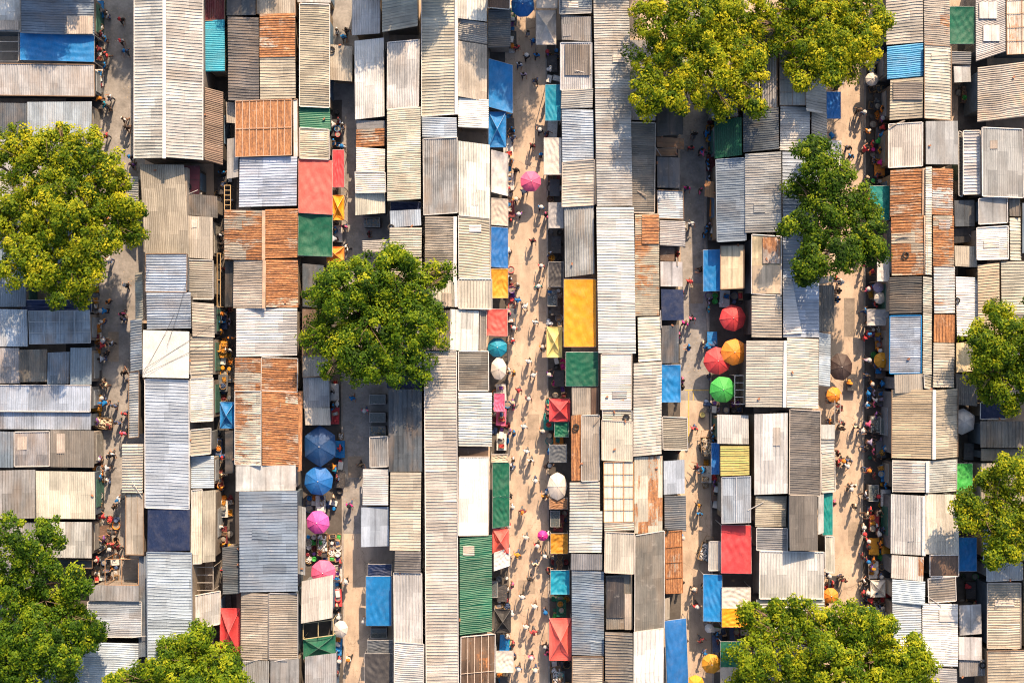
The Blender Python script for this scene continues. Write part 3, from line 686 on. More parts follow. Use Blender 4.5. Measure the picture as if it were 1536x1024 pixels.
S('3m', 354, 463, 446, 535, 'h', 'pale', 'rib', p=.38, z=(4.5, 4.3), dirt=.3, look='shed under pale blue-white ribbed roof between two rusty ones')
S('3l', 352, 536, 392, 586, 'h', 'rust', 'rib', p=.34, rust=.72, w=.03); S('3r', 392, 536, 447, 586, 'h', 'rust', 'rib', p=.34, rust=.85, w=.02)
S('3l', 352, 586, 392, 697, 'h', 'cream', 'rib', p=.32, rust=.66, w=.03); S('3r', 392, 586, 447, 697, 'h', 'rust', 'rib', p=.32, rust=.86, w=.02)
S('3r', 447, 587, 454, 707, 'v', 'rust', 'flat', rust=.9, z=(3.9, 3.8)); S('3m', 353, 698, 444, 736, 'v', 'pale', 'flat', dirt=.6, rust=.2, z=(4.6, 4.4), look='shed under blotchy pale sheet roof')
S('3m', 358, 737, 446, 888, 'h', 'steel', 'rib', p=.44, z=(4.9, 4.7), dirt=.2, w=.015, c2=None, cap=None); 
S('3l', 361, 889, 402, 988, 'h', 'tan', 'rib', p=.34); S('3r', 403, 889, 447, 988, 'h', 'taupe', 'cor', p=.26, trim='grey'); S('3l', 363, 990, 404, 1065, 'v', 'grey', 'cor'); S('3r', 405, 990, 449, 1065, 'v', 'grey', 'bat')
S('3s', 446, -40, 497, 4, 'v', 'pale', 'flat', z=(4.0, 3.8)); S('3s', 449, 5, 495, 160, 'h', 'tan', 'rib', p=.32, w=.03, trim='white', z=(4.2, 3.8), sk=2, rust=.25); S('3s', 448, 158, 495, 194, 'h', 'green', 'fine', sk=3, z=(4.0, 3.6), dirt=0)
S('3s', 449, 192, 494, 237, 'h', 'tan', 'cor', p=.30, w=.05, sk=3, z=(3.8, 3.5), dirt=.6); S('3s', 453, 463, 490, 533, 'v', 'brown', 'cor'); S('3s', 453, 395, 486, 460, 'v', 'slate', 'flat', z=(3.3, 3.0))
S('3s', 453, 534, 494, 566, 'v', 'tan', 'fine', z=(3.6, 3.3)); S('3s', 454, 567, 494, 612, 'v', 'grey', 'fine'); S('3s', 456, 612, 495, 637, 'v', 'tan', 'fine', z=(3.5, 3.2), dirt=.3)
S('3s', 447, 758, 459, 860, 'v', 'grey', 'cor', z=(3.6, 3.5)); S('3s', 452, 871, 500, 935, 'v', 'cream', 'fine', sk=-9, z=(3.8, 3.4), dirt=.1); S('3s', 457, 984, 505, 1065, 'v', 'grey', 'rib', p=.3, sk=-5)
# fourth block
S('4a', 495, 67, 529, 120, 'v', 'tan', 'fine', sk=3, z=(3.4, 3.4)); S('4a', 528, -40, 571, 54, 'v', 'pale', 'cor', rust=.3, sk=-4, w=.02, p=.34); S('4b', 572, -40, 626, 49, 'h', 'cream', 'rib', p=.42, sk=-10, rust=.1)
S('4a', 531, 62, 576, 180, 'v', 'white', 'cor', p=.30, sk=-5, dirt=.3, z=(3.9, 4.1)); S('4b', 581, 64, 629, 164, 'v', 'pale', 'cor', p=.36, sk=-4, rust=.22, dirt=.5, look='shed under weathered pale roof with a rusty seam')
S('4a', 534, 181, 577, 194, 'h', 'grey', 'flat', z=(3.6, 3.8)); S('4a', 534, 194, 578, 221, 'h', 'rust', 'rib', rust=.8, z=(3.6, 3.8), p=.36); S('4b', 580, 164, 631, 302, 'h', 'cream', 'cor', p=.30, w=.06, dirt=.6, sk=-3, rust=.15)
S('4a', 534, 221, 578, 257, 'h', 'cream', 'fine', dirt=.2, z=(3.9, 4.1)); S('4a', 532, 258, 578, 289, 'h', 'cream', 'cor', p=.3, w=.04); S('4a', 532, 289, 578, 323, 'v', 'cream', 'fine', sk=-3, dirt=.1, z=(4.1, 4.1))
S('4b', 584, 317, 631, 341, 'v', 'sky', 'cor', sk=-3); S('4b', 584, 342, 633, 386, 'h', 'cream', 'rib', p=.36); S('4b', 584, 386, 633, 470, 'h', 'tan', 'rib'); S('4a', 543, 361, 583, 380, 'h', 'cream', 'fine', z=(3.3, 3.5)); 
S('4b', 580, 470, 633, 553, 'h', 'grey', 'cor'); S('4b', 580, 555, 634, 582, 'h', 'navy', 'flat', z=(4.0, 4.0)); S('4b', 582, 584, 633, 707, 'v', 'slate', 'bat', p=.66, dirt=.7, z=(4.4, 4.5))
S('4a', 554, 655, 582, 701, 'v', 'grey', 'cor', w=.04, sk=-1, dirt=.9); S('4a', 544, 703, 583, 758, 'h', 'pale', 'fine', z=(3.9, 4.1)); S('4b', 585, 708, 632, 825, 'h', 'tan', 'rib', p=.42, dirt=.3, bx=-1); S('4a', 541, 761, 584, 820, 'v', 'sky', 'flat', look='shed under smooth pale blue flat roof', dirt=.1, z=(3.7, 3.7))
S('4b', 592, 826, 632, 858, 'h', 'taupe', 'rib', p=.34); S('4b', 590, 858, 633, 964, 'v', 'white', 'bold', p=.46, sk=2, dirt=.25, rust=.12); S('4b', 591, 962, 636, 1065, 'h', 'pale', 'cor', p=.3, sk=3, w=.04)
S('5l', 632, -40, 685, 174, 'h', 'cream', 'rib', p=.42, trim='white', dirt=.3, cap=1); S('5l', 632, 175, 685, 206, 'h', 'sky', 'cor', dirt=.4)
S('5r', 687, -40, 731, 27, 'v', 'white', 'bold', p=.42, sk=6); S('5r', 687, 28, 731, 60, 'h', 'grey', 'fine', sk=7, z=(5.0, 4.6)); S('5r', 687, 61, 731, 145, 'v', 'tan', 'cor', p=.38, sk=7, dirt=.5); S('5r', 687, 147, 733, 190, 'h', 'white', 'fine', sk=3, z=(5.1, 4.8), dirt=.1)
S('5l', 634, 208, 686, 322, 'v', 'grey', 'cor', p=.3, dirt=1.0, w=.02, look='shed under mould-streaked grey corrugated roof'); S('5r', 687, 211, 735, 322, 'v', 'white', 'bold', p=.40, sk=6)
S('5l', 637, 324, 683, 422, 'h', 'tan', 'rib', p=.34, w=.03, dirt=.6, cap=1); S('5r', 687, 323, 735, 416, 'h', 'tan', 'cor', p=.38, w=.04, sk=5, dirt=.6)
S('5l', 638, 423, 684, 463, 'v', 'cream', 'bold', p=.5, cap=1, dirt=.1); S('5r', 687, 418, 738, 463, 'v', 'cream', 'bold', p=.44, sk=1, dirt=.1)
S('5l', 634, 465, 675, 525, 'v', 'taupe', 'cor'); S('5r', 675, 464, 719, 525, 'v', 'pale', 'bat', p=.8, dirt=.2); S('5r', 720, 465, 730, 525, 'v', 'taupe', 'flat', z=(4.2, 4.1), trim='tan')
S('5l', 636, 527, 685, 1065, 'h', 'cream', 'rib', p=.44, dirt=.25, bx=3, trim='white', sk=0, w=.02, t=.02)
S('5r', 687, 527, 733, 586, 'h', 'taupe', 'rib', p=.34, trim='white', sk=0); S('5r', 687, 588, 738, 669, 'h', 'white', 'bold', p=.36, w=.03, dirt=.2); S('5r', 688, 671, 733, 686, 'h', 'brown', 'flat', z=(4.6, 4.5))
S('5r', 688, 685, 734, 803, 'v', 'white', 'fine', trim='tan', dirt=.05, sk=-1); S('5r', 689, 807, 738, 952, 'h', 'green', 'cor', p=.26, w=.05, sk=-5, dirt=0, look='shed under long dark green wavy corrugated roof', rust=0); S('5r', 691, 955, 743, 1065, 'v', 'brown', 'bat', p=.72, rust=.5, sk=-5, trim='white', look='shed under brown sheet roof with pale battens', frame=(5, 2, (.6, .5, .42)))
S('5s', 731, -40, 765, 12, 'v', 'brown', 'fine', z=(4, 3.6)); S('5s', 732, 15, 767, 72, 'h', 'slate', 'fine', sk=-2, z=(3.6, 3.3))
# fifth block
S('6a', 839, -40, 888, 22, 'h', 'steel', 'cor', dirt=.4); S('6a', 841, 23, 887, 60, 'v', 'grey', 'fine'); S('6a', 840, 64, 888, 136, 'v', 'pale', 'cor', p=.28, trim='sky', patch=[(847, 67, 885, 113, 'taupe', 'v', 'cor', .1)], look='shed under pale roof with dark brown sheet on top')
S('6a', 842, 135, 890, 163, 'h', 'grey', 'cor', w=.03, sk=-2); S('6a', 842, 164, 890, 243, 'h', 'sky', 'rib', p=.36, w=.03, bx=1); S('6a', 843, 243, 892, 311, 'h', 'cream', 'rib', p=.40, sk=-3, rust=.25, w=.03, trim='tan')
S('6a', 846, 312, 891, 416, 'v', 'grey', 'bold', p=.36, sk=-5, bx=1, dirt=.7); S('6a', 857, 582, 886, 622, 'v', 'tan', 'cor', z=(3.8, 3.9)); S('6a', 886, 582, 900, 622, 'v', 'brown', 'cor', z=(3.9, 4.0))
S('6a', 856, 623, 872, 721, 'v', 'rust', 'cor', rust=.85, z=(4.0, 4.1)); S('6a', 872, 623, 899, 722, 'v', 'tan', 'cor', rust=.3, dirt=.6, z=(4.1, 4.3)); S('6a', 854, 723, 900, 766, 'h', 'cream', 'bold', p=.42); S('6a', 854, 767, 904, 829, 'h', 'white', 'rib', p=.44, dirt=.4)
S('6a', 856, 830, 904, 854, 'v', 'grey', 'cor', sk=1); S('6a', 857, 855, 906, 981, 'h', 'steel', 'rib', p=.34, w=.04, sk=2); S('6a', 858, 984, 905, 1065, 'h', 'tan', 'rib', p=.32, w=.03)
S('6b', 889, -40, 943, 309, 'h', 'pale', 'rib', p=.36, bx=6, dirt=.7, w=.02, z=(5.1, 5.0), t=.02, sk=0); S('6b', 894, 311, 951, 530, 'h', 'white', 'rib', p=.40, bx=3, dirt=.1, rust=.12, z=(5.2, 5.1), t=.03, sk=0)
S('6b', 901, 531, 948, 614, 'h', 'cream', 'fine', rust=.28, trim='tan', dirt=.1); S('6b', 903, 614, 948, 630, 'h', 'tan', 'cor'); S('6b', 902, 630, 949, 690, 'v', 'cream', 'cor', trim='tan', dirt=.2, rust=.1)
S('6b', 905, 693, 950, 783, 'v', 'cream', 'grid', frame=(3, 5, (.50, .27, .12)), rust=.3, look='shed under cream panels framed with rusty bars', dirt=.1); S('6b', 906, 784, 951, 797, 'h', 'tan', 'cor', z=(4.7, 4.6)); S('6b', 907, 798, 952, 858, 'v', 'cream', 'cor', p=.34, trim='tan', dirt=.2)
S('6b', 908, 863, 949, 944, 'v', 'taupe', 'cor', z=(4.2, 4.1), dirt=.9, patch=[(910, 866, 936, 926, 'dark', 'v', 'fine', 0), (937, 890, 947, 944, 'tan', 'v', 'fine', .4)], look='low grey-brown shed roof patched with dark sheets'); S('6b', 907, 948, 949, 1065, 'h', 'taupe', 'bold', p=.42, dirt=.7)
S('6c', 944, 60, 983, 180, 'v', 'grey', 'cor', dirt=.6); S('6c', 944, 184, 983, 319, 'h', 'taupe', 'rib', p=.3, dirt=.5, sk=1, trim='tan'); 
S('6c', 952, 321, 989, 474, 'h', 'tan', 'rib', p=.32, rust=.45, w=.03, dirt=.8, patch=[(963, 322, 988, 366, 'rust', 'h', 'rib', .95)], look='shed under grimy tan roof with one rust-red sheet')
S('6c', 956, 476, 991, 543, 'h', 'cream', 'rib', p=.46, dirt=.3); S('6c', 950, 545, 993, 684, 'h', 'cream', 'rib', p=.44, sk=-3, dirt=.15, z=(4.8, 4.4)); S('6c', 951, 686, 994, 800, 'v', 'cream', 'cor', rust=.48, cw=1.2, sk=-3, dirt=.3, look='shed under cream roof striped with rust-brown sheets')
S('6c', 952, 802, 997, 947, 'v', 'taupe', 'fine', p=.3, sk=-6, dirt=.4); S('6c', 950, 948, 996, 1065, 'v', 'white', 'bat', p=.6, sk=-5, dirt=.2)
S('6c', 984, 60, 1024, 120, 'v', 'dark', 'cor', z=(3.4, 3.2)); S('6c', 984, 122, 1025, 204, 'v', 'dark', 'flat', z=(3.2, 3.0), look='low shed under charcoal flat roof by the big tree')
S('6t', 984, 205, 1026, 221, 'h', 'wood', 'flat', z=(3.0, 2.9), sk=3, rust=.5); S('6t', 984, 223, 1015, 234, 'h', 'wood', 'flat', z=(2.8, 2.7), rust=.3); S('6t', 985, 235, 1020, 281, 'v', 'slate', 'flat', z=(3.2, 3.0))
S('6t', 985, 285, 1025, 327, 'h', 'sky', 'fine', p=.26, sk=2); S('6t', 989, 330, 1028, 368, 'h', 'grey', 'fine', sk=2); S('6t', 990, 370, 1012, 391, 'h', 'brown', 'flat', z=(2.7, 2.6)); S('6t', 990, 392, 1024, 429, 'v', 'pale', 'flat', dirt=.7)
S('6t', 991, 434, 1025, 480, 'v', 'navy', 'flat', look='shed under flat navy roof beside parasol lane', trim=False); S('6t', 992, 488, 1019, 545, 'v', 'slate', 'cor', dirt=.6); S('6t', 993, 625, 1031, 674, 'h', 'taupe', 'fine', dirt=.3, z=(3.3, 3.1)); S('6t', 995, 691, 1027, 741, 'v', 'sky', 'fine', dirt=.1)
S('6t', 996, 743, 1029, 795, 'h', 'slate', 'fine', p=.26); S('6t', 997, 797, 1023, 890, 'v', 'rust', 'bat', p=.36, rust=.85, frame=(1, 4, (.35, .14, .05))); S('6t', 997, 897, 1005, 930, 'v', 'tan', 'flat')
# sixth block
S('7a', 1060, 120, 1106, 152, 'h', 'steel', 'cor', w=.04); S('7a', 1066, 153, 1106, 178, 'h', 'grey', 'cor', w=.04, sk=-3); S('7a', 1071, 182, 1113, 238, 'v', 'green', 'rib', p=.3, sk=-6, rust=0, dirt=.1, look='shed under dark green ribbed roof below the big tree')
S('7a', 1073, 240, 1117, 363, 'h', 'steel', 'rib', p=.34, trim='steel', sk=-3, bx=2, dirt=.2); S('7a', 1080, 369, 1116, 434, 'v', 'straw', 'flat', look='shed under plain beige sheet roof with brown edge', dirt=.2, sk=-2, z=(3.8, 4.0))
S('7a', 1075, 621, 1123, 665, 'v', 'white', 'fine', sk=1, dirt=.1, z=(3.9, 4.1)); S('7a', 1080, 669, 1124, 713, 'h', 'lemon', 'rib', p=.36, look='shed under pale yellow ribbed roof', dirt=.2); S('7a', 1082, 716, 1126, 785, 'v', 'sky', 'fine', frame=(2, 1, (.5, .53, .58)), dirt=.3)
S('7a', 1063, 812, 1081, 855, 'v', 'pale', 'cor', z=(3.0, 3.0)); S('7t', 1057, 270, 1072, 294, 'v', 'wood', 'flat', look='small stall under ochre wooden lid')
S('7m', 1118, 20, 1139, 155, 'v', 'steel', 'cor'); S('7m', 1141, 20, 1165, 160, 'v', 'grey', 'cor', p=.36); S('7m', 1168, 20, 1207, 158, 'v', 'pale', 'grid', frame=(2, 7, (.4, .3, .24)), look='shed under pale panelled roof with brown frame, beneath the lane tree'); S('7r', 1208, 20, 1239, 166, 'h', 'cream', 'rib', p=.40, sk=6)
S('7m', 1114, 166, 1168, 229, 'h', 'slate', 'rib', p=.32, sk=-6, w=.03); S('7r', 1170, 160, 1215, 226, 'h', 'pale', 'rib', p=.34, z=(5.1, 4.9), sk=1); S('7e', 1217, 163, 1241, 228, 'h', 'tan', 'rib', p=.34, sk=8, w=.03, z=(4.6, 4.2))
S('7m', 1117, 231, 1172, 350, 'h', 'grey', 'rib', p=.34, sk=-3, dirt=.4, w=.02); S('7r', 1173, 228, 1228, 505, 'h', 'sky', 'rib', p=.5, z=(5.1, 4.7), t=.02, sk=1, dirt=.2, look='shed under long smooth pale blue roof beside the bushy tree')
S('7m', 1127, 352, 1172, 441, 'v', 'straw', 'flat', rust=.22, dirt=.9, patch=[(1128, 398, 1171, 440, 'straw', 'v', 'flat', .1), (1144, 356, 1170, 395, 'rust', 'v', 'flat', .7)], look='shed under stained plywood roof patched with rusty sheets', trim='white')
S('7m', 1127, 443, 1173, 505, 'h', 'tan', 'rib', p=.40, rust=.3, w=.03); S('7m', 1119, 510, 1178, 610, 'h', 'cream', 'rib', p=.36, dirt=.1, cap=1, sk=1); S('7r', 1180, 506, 1228, 611, 'h', 'cream', 'rib', p=.36, dirt=.2, sk=2)
S('7e', 1229, 415, 1251, 426, 'h', 'tan', 'flat'); S('7e', 1227, 427, 1251, 497, 'v', 'taupe', 'cor', z=(3.7, 3.4)); S('7e', 1228, 499, 1246, 577, 'h', 'sky', 'cor')
S('7m', 1131, 621, 1182, 742, 'v', 'white', 'rib', p=.5, rust=.18, dirt=.2, look='shed under long whitish ribbed roof specked with rust'); S('7r', 1184, 614, 1231, 741, 'h', 'taupe', 'rib', p=.32, trim='tan', w=.02, dirt=.2)
S('7e', 1231, 637, 1253, 658, 'v', 'white', 'flat'); S('7e', 1231, 659, 1252, 678, 'h', 'pale', 'rib'); S('7e', 1231, 679, 1252, 739, 'h', 'cream', 'rib', p=.36, rust=.2)
S('7m', 1133, 744, 1180, 789, 'h', 'tan', 'rib', p=.30, z=(4.9, 4.9)); S('7m', 1134, 791, 1181, 825, 'h', 'grey', 'rib', p=.3, z=(4.7, 4.8)); S('7r', 1183, 743, 1226, 825, 'v', 'taupe', 'fine', dirt=.1); S('7e', 1227, 743, 1236, 801, 'v', 'white', 'flat', z=(4.1, 4.1)); S('7e', 1237, 803, 1251, 857, 'v', 'cream', 'cor')
S('7m', 1139, 827, 1236, 897, 'v', 'white', 'rib', p=.42, z=(4.9, 4.7), sk=0, trim='white', dirt=.1, look='wide shed under clean white deep-ribbed roof'); S('7m', 1134, 899, 1237, 916, 'h', 'pale', 'rib', z=(4.4, 4.3)); S('7m', 1130, 918, 1236, 1065, 'h', 'grey', 'cor', z=(4.2, 4.2))
# seventh block
S('8l', 1328, -40, 1384, 68, 'h', 'cream', 'rib', p=.42, sk=-5, rust=.25, w=.03, bx=1); S('8r', 1385, -40, 1424, 66, 'h', 'tan', 'rib', p=.30, rust=.45, sk=4, w=.03)
S('8l', 1330, 70, 1385, 120, 'h', 'lightblue', 'cor', p=.30, sk=-5, look='shed under bright blue corrugated roof', rust=0, dirt=.1, w=.03, z=(4.4, 4.9)); S('8l', 1335, 120, 1385, 181, 'h', 'tan', 'rib', p=.40, sk=-4, patch=[(1340, 123, 1384, 150, 'taupe', 'h', 'fine', 0)], look='shed under tan roof with grey-brown sheet laid on it'); S('8r', 1386, 67, 1427, 178, 'h', 'cream', 'rib', p=.42, sk=3, dirt=.1)
S('8l', 1332, 186, 1384, 252, 'v', 'cream', 'fine', sk=-3, trim='white', dirt=.2); S('8r', 1388, 182, 1437, 247, 'v', 'grey', 'cor', p=.36, dirt=.3)
S('8l', 1335, 256, 1386, 325, 'h', 'tan', 'rib', p=.40, rust=.74, sk=-3, w=.03, cap='rust'); S('8l', 1336, 326, 1388, 414, 'h', 'tan', 'rib', p=.42, rust=.76, sk=-2, w=.03, cap='rust')
S('8r', 1388, 250, 1398, 412, 'h', 'cream', 'rib', p=.34, rust=.2, z=(5.1, 4.8)); S('8r', 1398, 252, 1430, 322, 'h', 'pale', 'rib', p=.34, rust=.72, sk=1, w=.02); S('8r', 1399, 323, 1431, 399, 'h', 'rust', 'rib', p=.34, rust=.84, w=.02); S('8r', 1400, 400, 1432, 470, 'h', 'pale', 'rib', p=.42, rust=.48, w=.02); S('8r', 1401, 471, 1432, 513, 'v', 'rust', 'bat', p=.5, rust=.9)
S('8l', 1334, 416, 1383, 471, 'h', 'dark', 'cor', p=.32, w=.04, sk=-1); S('8l', 1334, 473, 1382, 560, 'h', 'sky', 'rib', p=.32, trim='azure', look='shed under pale blue roof edged in bright blue'); S('8r', 1384, 414, 1398, 560, 'h', 'cream', 'rib', p=.34, z=(5.0, 4.7)); S('8r', 1400, 514, 1432, 581, 'h', 'cream', 'rib', p=.40)
S('8l', 1341, 562, 1384, 590, 'v', 'tan', 'fine', z=(4.9, 5.0)); S('8r', 1385, 562, 1400, 582, 'h', 'cream', 'rib')
S('8l', 1337, 584, 1437, 687, 'h', 'straw', 'rib', p=.34, mid=1401, c2='tan', z=(4.4, 4.3), sk=-2, dirt=.2, w=.02); S('8l', 1338, 690, 1435, 738, 'h', 'cream', 'rib', p=.34, mid=1391, z=(4.2, 4.1), c2='pale')
S('8l', 1336, 741, 1386, 830, 'v', 'pale', 'rib', p=.36, sk=2, dirt=.1, cap=1); S('8r', 1387, 741, 1438, 831, 'v', 'cream', 'fine', dirt=.15, sk=1)
S('8l', 1337, 832, 1386, 867, 'v', 'cream', 'cor', rust=.4, cw=1.0, sk=4); S('8r', 1394, 832, 1438, 864, 'v', 'brown', 'fine', look='shed under plain brown sheet roof near blue awning', trim='white'); S('8l', 1338, 868, 1388, 903, 'h', 'sky', 'cor', p=.28, sk=4, dirt=.1); S('8r', 1391, 867, 1433, 903, 'h', 'taupe', 'cor', p=.34, w=.04, sk=-2, trim='white')
S('8l', 1338, 904, 1382, 995, 'h', 'sky', 'cor', p=.34, w=.05, z=(4.2, 4.6)); S('8r', 1383, 905, 1437, 999, 'h', 'white', 'cor', p=.34, w=.04, dirt=.2, patch=[(1409, 914, 1437, 932, 'white', 'h', 'flat', .05)], look='shed under white wavy roof with torn sheet patch', z=(4.6, 4.4)); S('8l', 1340, 997, 1388, 1065, 'h', 'grey', 'cor'); S('8r', 1390, 1001, 1435, 1065, 'h', 'grey', 'cor', p=.3)
# eighth block
S('9', 1463, -40, 1508, 92, 'h', 'grey', 'cor', p=.26, sk=-14, bx=0, w=.03, patch=[(1469, 3, 1496, 28, 'white', 'v', 'flat', 0), (1475, 38, 1500, 62, 'white', 'v', 'flat', 0)], look='shed under grey roof with two white skylight sheets')
S('9', 1509, -40, 1600, 83, 'v', 'cream', 'cor', frame=(4, 6, (.42, .26, .16)), rust=.3, sk=-4); S('9', 1466, 101, 1600, 184, 'h', 'taupe', 'cor', p=.3, sk=-16, w=.03, dirt=1.0, rust=.2, z=(4.4, 4.4), look='shed under wide wavy grey stained roof')
S('9n', 1430, 100, 1456, 124, 'v', 'pale', 'flat', z=(3.2, 3.2), sk=-1); S('9n', 1427, 77, 1457, 97, 'h', 'slate', 'fine', z=(3.3, 3.3))
S('9n', 1444, 197, 1470, 292, 'h', 'white', 'bold', p=.46, z=(3.9, 4.1), trim='cream'); S('9n', 1437, 197, 1443, 293, 'h', 'taupe', 'rib'); S('9', 1472, 192, 1534, 295, 'v', 'grey', 'fine', p=.3, trim='white', z=(4.4, 4.5), dirt=.2); S('9', 1537, 190, 1600, 300, 'h', 'tan', 'rib')
S('9n', 1431, 301, 1462, 340, 'v', 'slate', 'flat', z=(3.0, 3.0)); S('9', 1467, 298, 1511, 336, 'v', 'grey', 'flat', trim='pale', z=(4.3, 4.3), dirt=.4); S('9', 1513, 298, 1530, 325, 'v', 'taupe', 'rib'); S('9', 1464, 341, 1512, 390, 'h', 'white', 'fine', sk=-2, w=.06, z=(4.2, 4.1), trim='white', look='shed under buckled white roof with torn patch'); S('9', 1514, 326, 1531, 390, 'h', 'cream', 'rib', z=(4.0, 3.8)); S('9', 1533, 305, 1600, 380, 'v', 'steel', 'cor')
S('9n', 1431, 342, 1462, 365, 'v', 'dark', 'flat', z=(2.4, 2.4)); S('9n', 1431, 368, 1465, 399, 'v', 'tan', 'fine', z=(3.5, 3.4)); S('9n', 1433, 415, 1468, 504, 'h', 'white', 'cor', p=.34, w=.03, bx=2); S('9', 1466, 397, 1499, 510, 'h', 'straw', 'rib', p=.4, sk=-3, dirt=.3); S('9', 1501, 393, 1600, 470, 'h', 'cream', 'rib', p=.42, sk=-3)
S('9', 1501, 472, 1600, 590, 'h', 'tan', 'rib'); S('9n', 1434, 514, 1460, 558, 'v', 'straw', 'flat', dirt=.2, rust=0); S('9n', 1433, 561, 1466, 607, 'v', 'taupe', 'cor'); S('9', 1470, 603, 1509, 628, 'v', 'navy', 'flat', z=(3.6, 3.6)); S('9', 1470, 631, 1600, 671, 'v', 'taupe', 'rib', p=.5, dirt=.8, w=.02); S('9', 1471, 673, 1600, 691, 'v', 'taupe', 'flat', z=(3.6, 3.6)); S('9', 1471, 694, 1600, 790, 'v', 'tan', 'cor')
S('9', 1475, 792, 1500, 841, 'v', 'sky', 'flat', trim='white'); S('9', 1502, 792, 1600, 841, 'h', 'grey', 'cor'); S('9', 1479, 845, 1533, 871, 'v', 'pale', 'rib', p=.34, dirt=.4); S('9', 1480, 874, 1531, 972, 'h', 'tan', 'cor', p=.36, dirt=.5, rust=.25, trim='tan'); S('9', 1535, 846, 1600, 975, 'h', 'straw', 'rib', z=(3.9, 4.1)); S('9', 1480, 975, 1600, 1065, 'h', 'tan', 'rib', p=.4, dirt=.5)
S('9n', 1438, 908, 1472, 952, 'v', 'pale', 'flat', dirt=.9, z=(3.5, 3.4)); S('9n', 1437, 954, 1473, 988, 'v', 'white', 'flat', rust=.2, z=(3.3, 3.2)); S('9n', 1438, 989, 1478, 1014, 'v', 'grey', 'cor', z=(3.1, 3.0))
# white sheet skewed over the long pale roof
SH = MB(); so = P(1188, 460, 0); q = [P(1174, 416, 5.35), P(1188, 418, 5.3), P(1203, 500, 5.2), P(1175, 502, 5.3)]
pp = sheet(SH, *q, 'h', 'rib', .42, .01, random.Random(3), so); ob = SH.build('loose_sheet', 'metal', None, C['white'], loc=so)
for k_, v_ in (('seed', 3.0), ('rust', 0.0), ('pitch', pp), ('cellw', .2), ('dirt', 0.0)): ob[k_] = v_
reg(ob, 'loose white ribbed sheet lying askew on the long pale blue roof', 'roofing sheet', 1187, 460, 'x', None)

# ------------------------------------------------------------------ awnings, tents, parasols
A = awning; T = tent; U = parasol
L1, L1b, AL, L2w, L2e, MW, ME, PW, PE, LW, LE, GP = ('first block', 'first lane', 'dark alley', 'west edge of tree lane', 'east edge of tree lane', 'west edge of main lane', 'east edge of main lane',
    'west edge of parasol lane', 'east edge of parasol lane', 'west edge of last lane', 'east edge of last lane', 'last gap')
A(L1, 30, 49, 141, 90, 'azure', (3.5, 3.3), sk=3, sag=.1, fold=0, look='wide turquoise-blue tarpaulin awning'); A(L1, 33, 450, 137, 468, 'navy', (3.3, 3.1), look='navy tarpaulin sagging under the tree')
A(L2w, 448, 238, 498, 319, 'salmon', (3.6, 3.3), sk=3, sag=.08, look='large salmon-red tarpaulin roof'); A(L2w, 499, 225, 516, 281, 'red', (3.0, 2.9), sag=.06); A(L2w, 448, 318, 499, 383, 'green', (3.3, 3.1), bx=-1, sk=2, sag=.25, wr=.04, look='dark green sagging tarpaulin')
T(L2w, 499, 293, 516, 330, 'yellow', 2.5, .5); T(L2w, 490, 370, 516, 393, 'orange', 2.4, .5); U(L2w, 480, 669, 26, 'ink', z=2.75, n=6, ry=31, look='big dark blue peaked parasol', rot=.55); U(L2w, 478, 721, 22, 'cobalt', n=8, look='blue round parasol below the dark blue tent'); U(L2w, 477, 783, 18, 'orchid', tilt=(0, -6)); U(L2w, 485, 858, 19, 'pink', z=2.3); U(L2w, 511, 943, 11, 'cream', z=2.1, ry=13)
T(L2w, 455, 958, 503, 988, 'green', 2.6, .6, sk=-7, look='green peaked tent beside cream parasol'); 
T(AL, 330, 603, 352, 642, 'azure', 2.5, .6); T(AL, 330, 912, 360, 982, 'red', 2.6, .7, look='red hipped tent tucked beside the alley')
A(L2e, 586, 303, 631, 316, 'navy', (3.1, 3.3)); A(L2e, 549, 864, 587, 938, 'azure', (3.0, 3.2), sag=.04, wr=.008, look='smooth bright blue awning with dark hood', t=.05); A(L2e, 552, 846, 587, 863, 'navy', (2.8, 2.9), sag=.04, look='dark blue hood above bright blue awning')
A(L2e, 547, 980, 589, 1030, 'dark', (3.0, 3.2), sag=.04, wr=.008); A(L2e, 551, 960, 589, 979, 'slate', (2.7, 2.9), sag=.04)
A(MW, 733, 88, 769, 160, 'azure', (3.4, 2.9), sk=10, sag=.15, wr=.03, look='bright blue tarpaulin slanting to the main lane'); T(MW, 733, 168, 759, 221, 'azure', 2.7, .6, look='crumpled blue peaked tent', crumple=.03); A(MW, 737, 225, 762, 288, 'pale', (3.0, 2.7), sk=6, sag=.3, wr=.05, look='patched grey-white sagging cloth')
A(MW, 737, 297, 762, 337, 'tan', (3.1, 2.8), sk=2); A(MW, 737, 340, 762, 400, 'cobalt', (3.0, 2.7), sk=2, sag=.12); A(MW, 737, 403, 762, 447, 'mustard', (3.0, 2.7), sag=.2, wr=.03); A(MW, 730, 463, 761, 503, 'salmon', (3.2, 2.9), sk=1)
U(MW, 746, 521, 15, 'cyan', look='small turquoise round parasol'); U(MW, 748, 553, 12, 'cream', ry=17, z=2.3); A(MW, 739, 694, 764, 745, 'green', (3.1, 2.8), sk=0, sag=.08); A(MW, 739, 746, 764, 792, 'green', (3.0, 2.7), sk=-4, sag=.08); A(MW, 737, 681, 762, 693, 'straw', (3.3, 3.0))
T(MW, 739, 793, 763, 830, 'salmon', 2.6, .6, look='salmon peaked tent above white sheet'); A(MW, 741, 829, 765, 856, 'white', (2.8, 2.5), sk=-8, sag=.1); T(MW, 742, 914, 766, 948, 'black', 2.4, .5); A(MW, 744, 976, 770, 1008, 'cream', (2.9, 2.6)); A(MW, 741, 590, 757, 617, 'pink', (2.0, 2.0), look='low pink cloth over a stall')
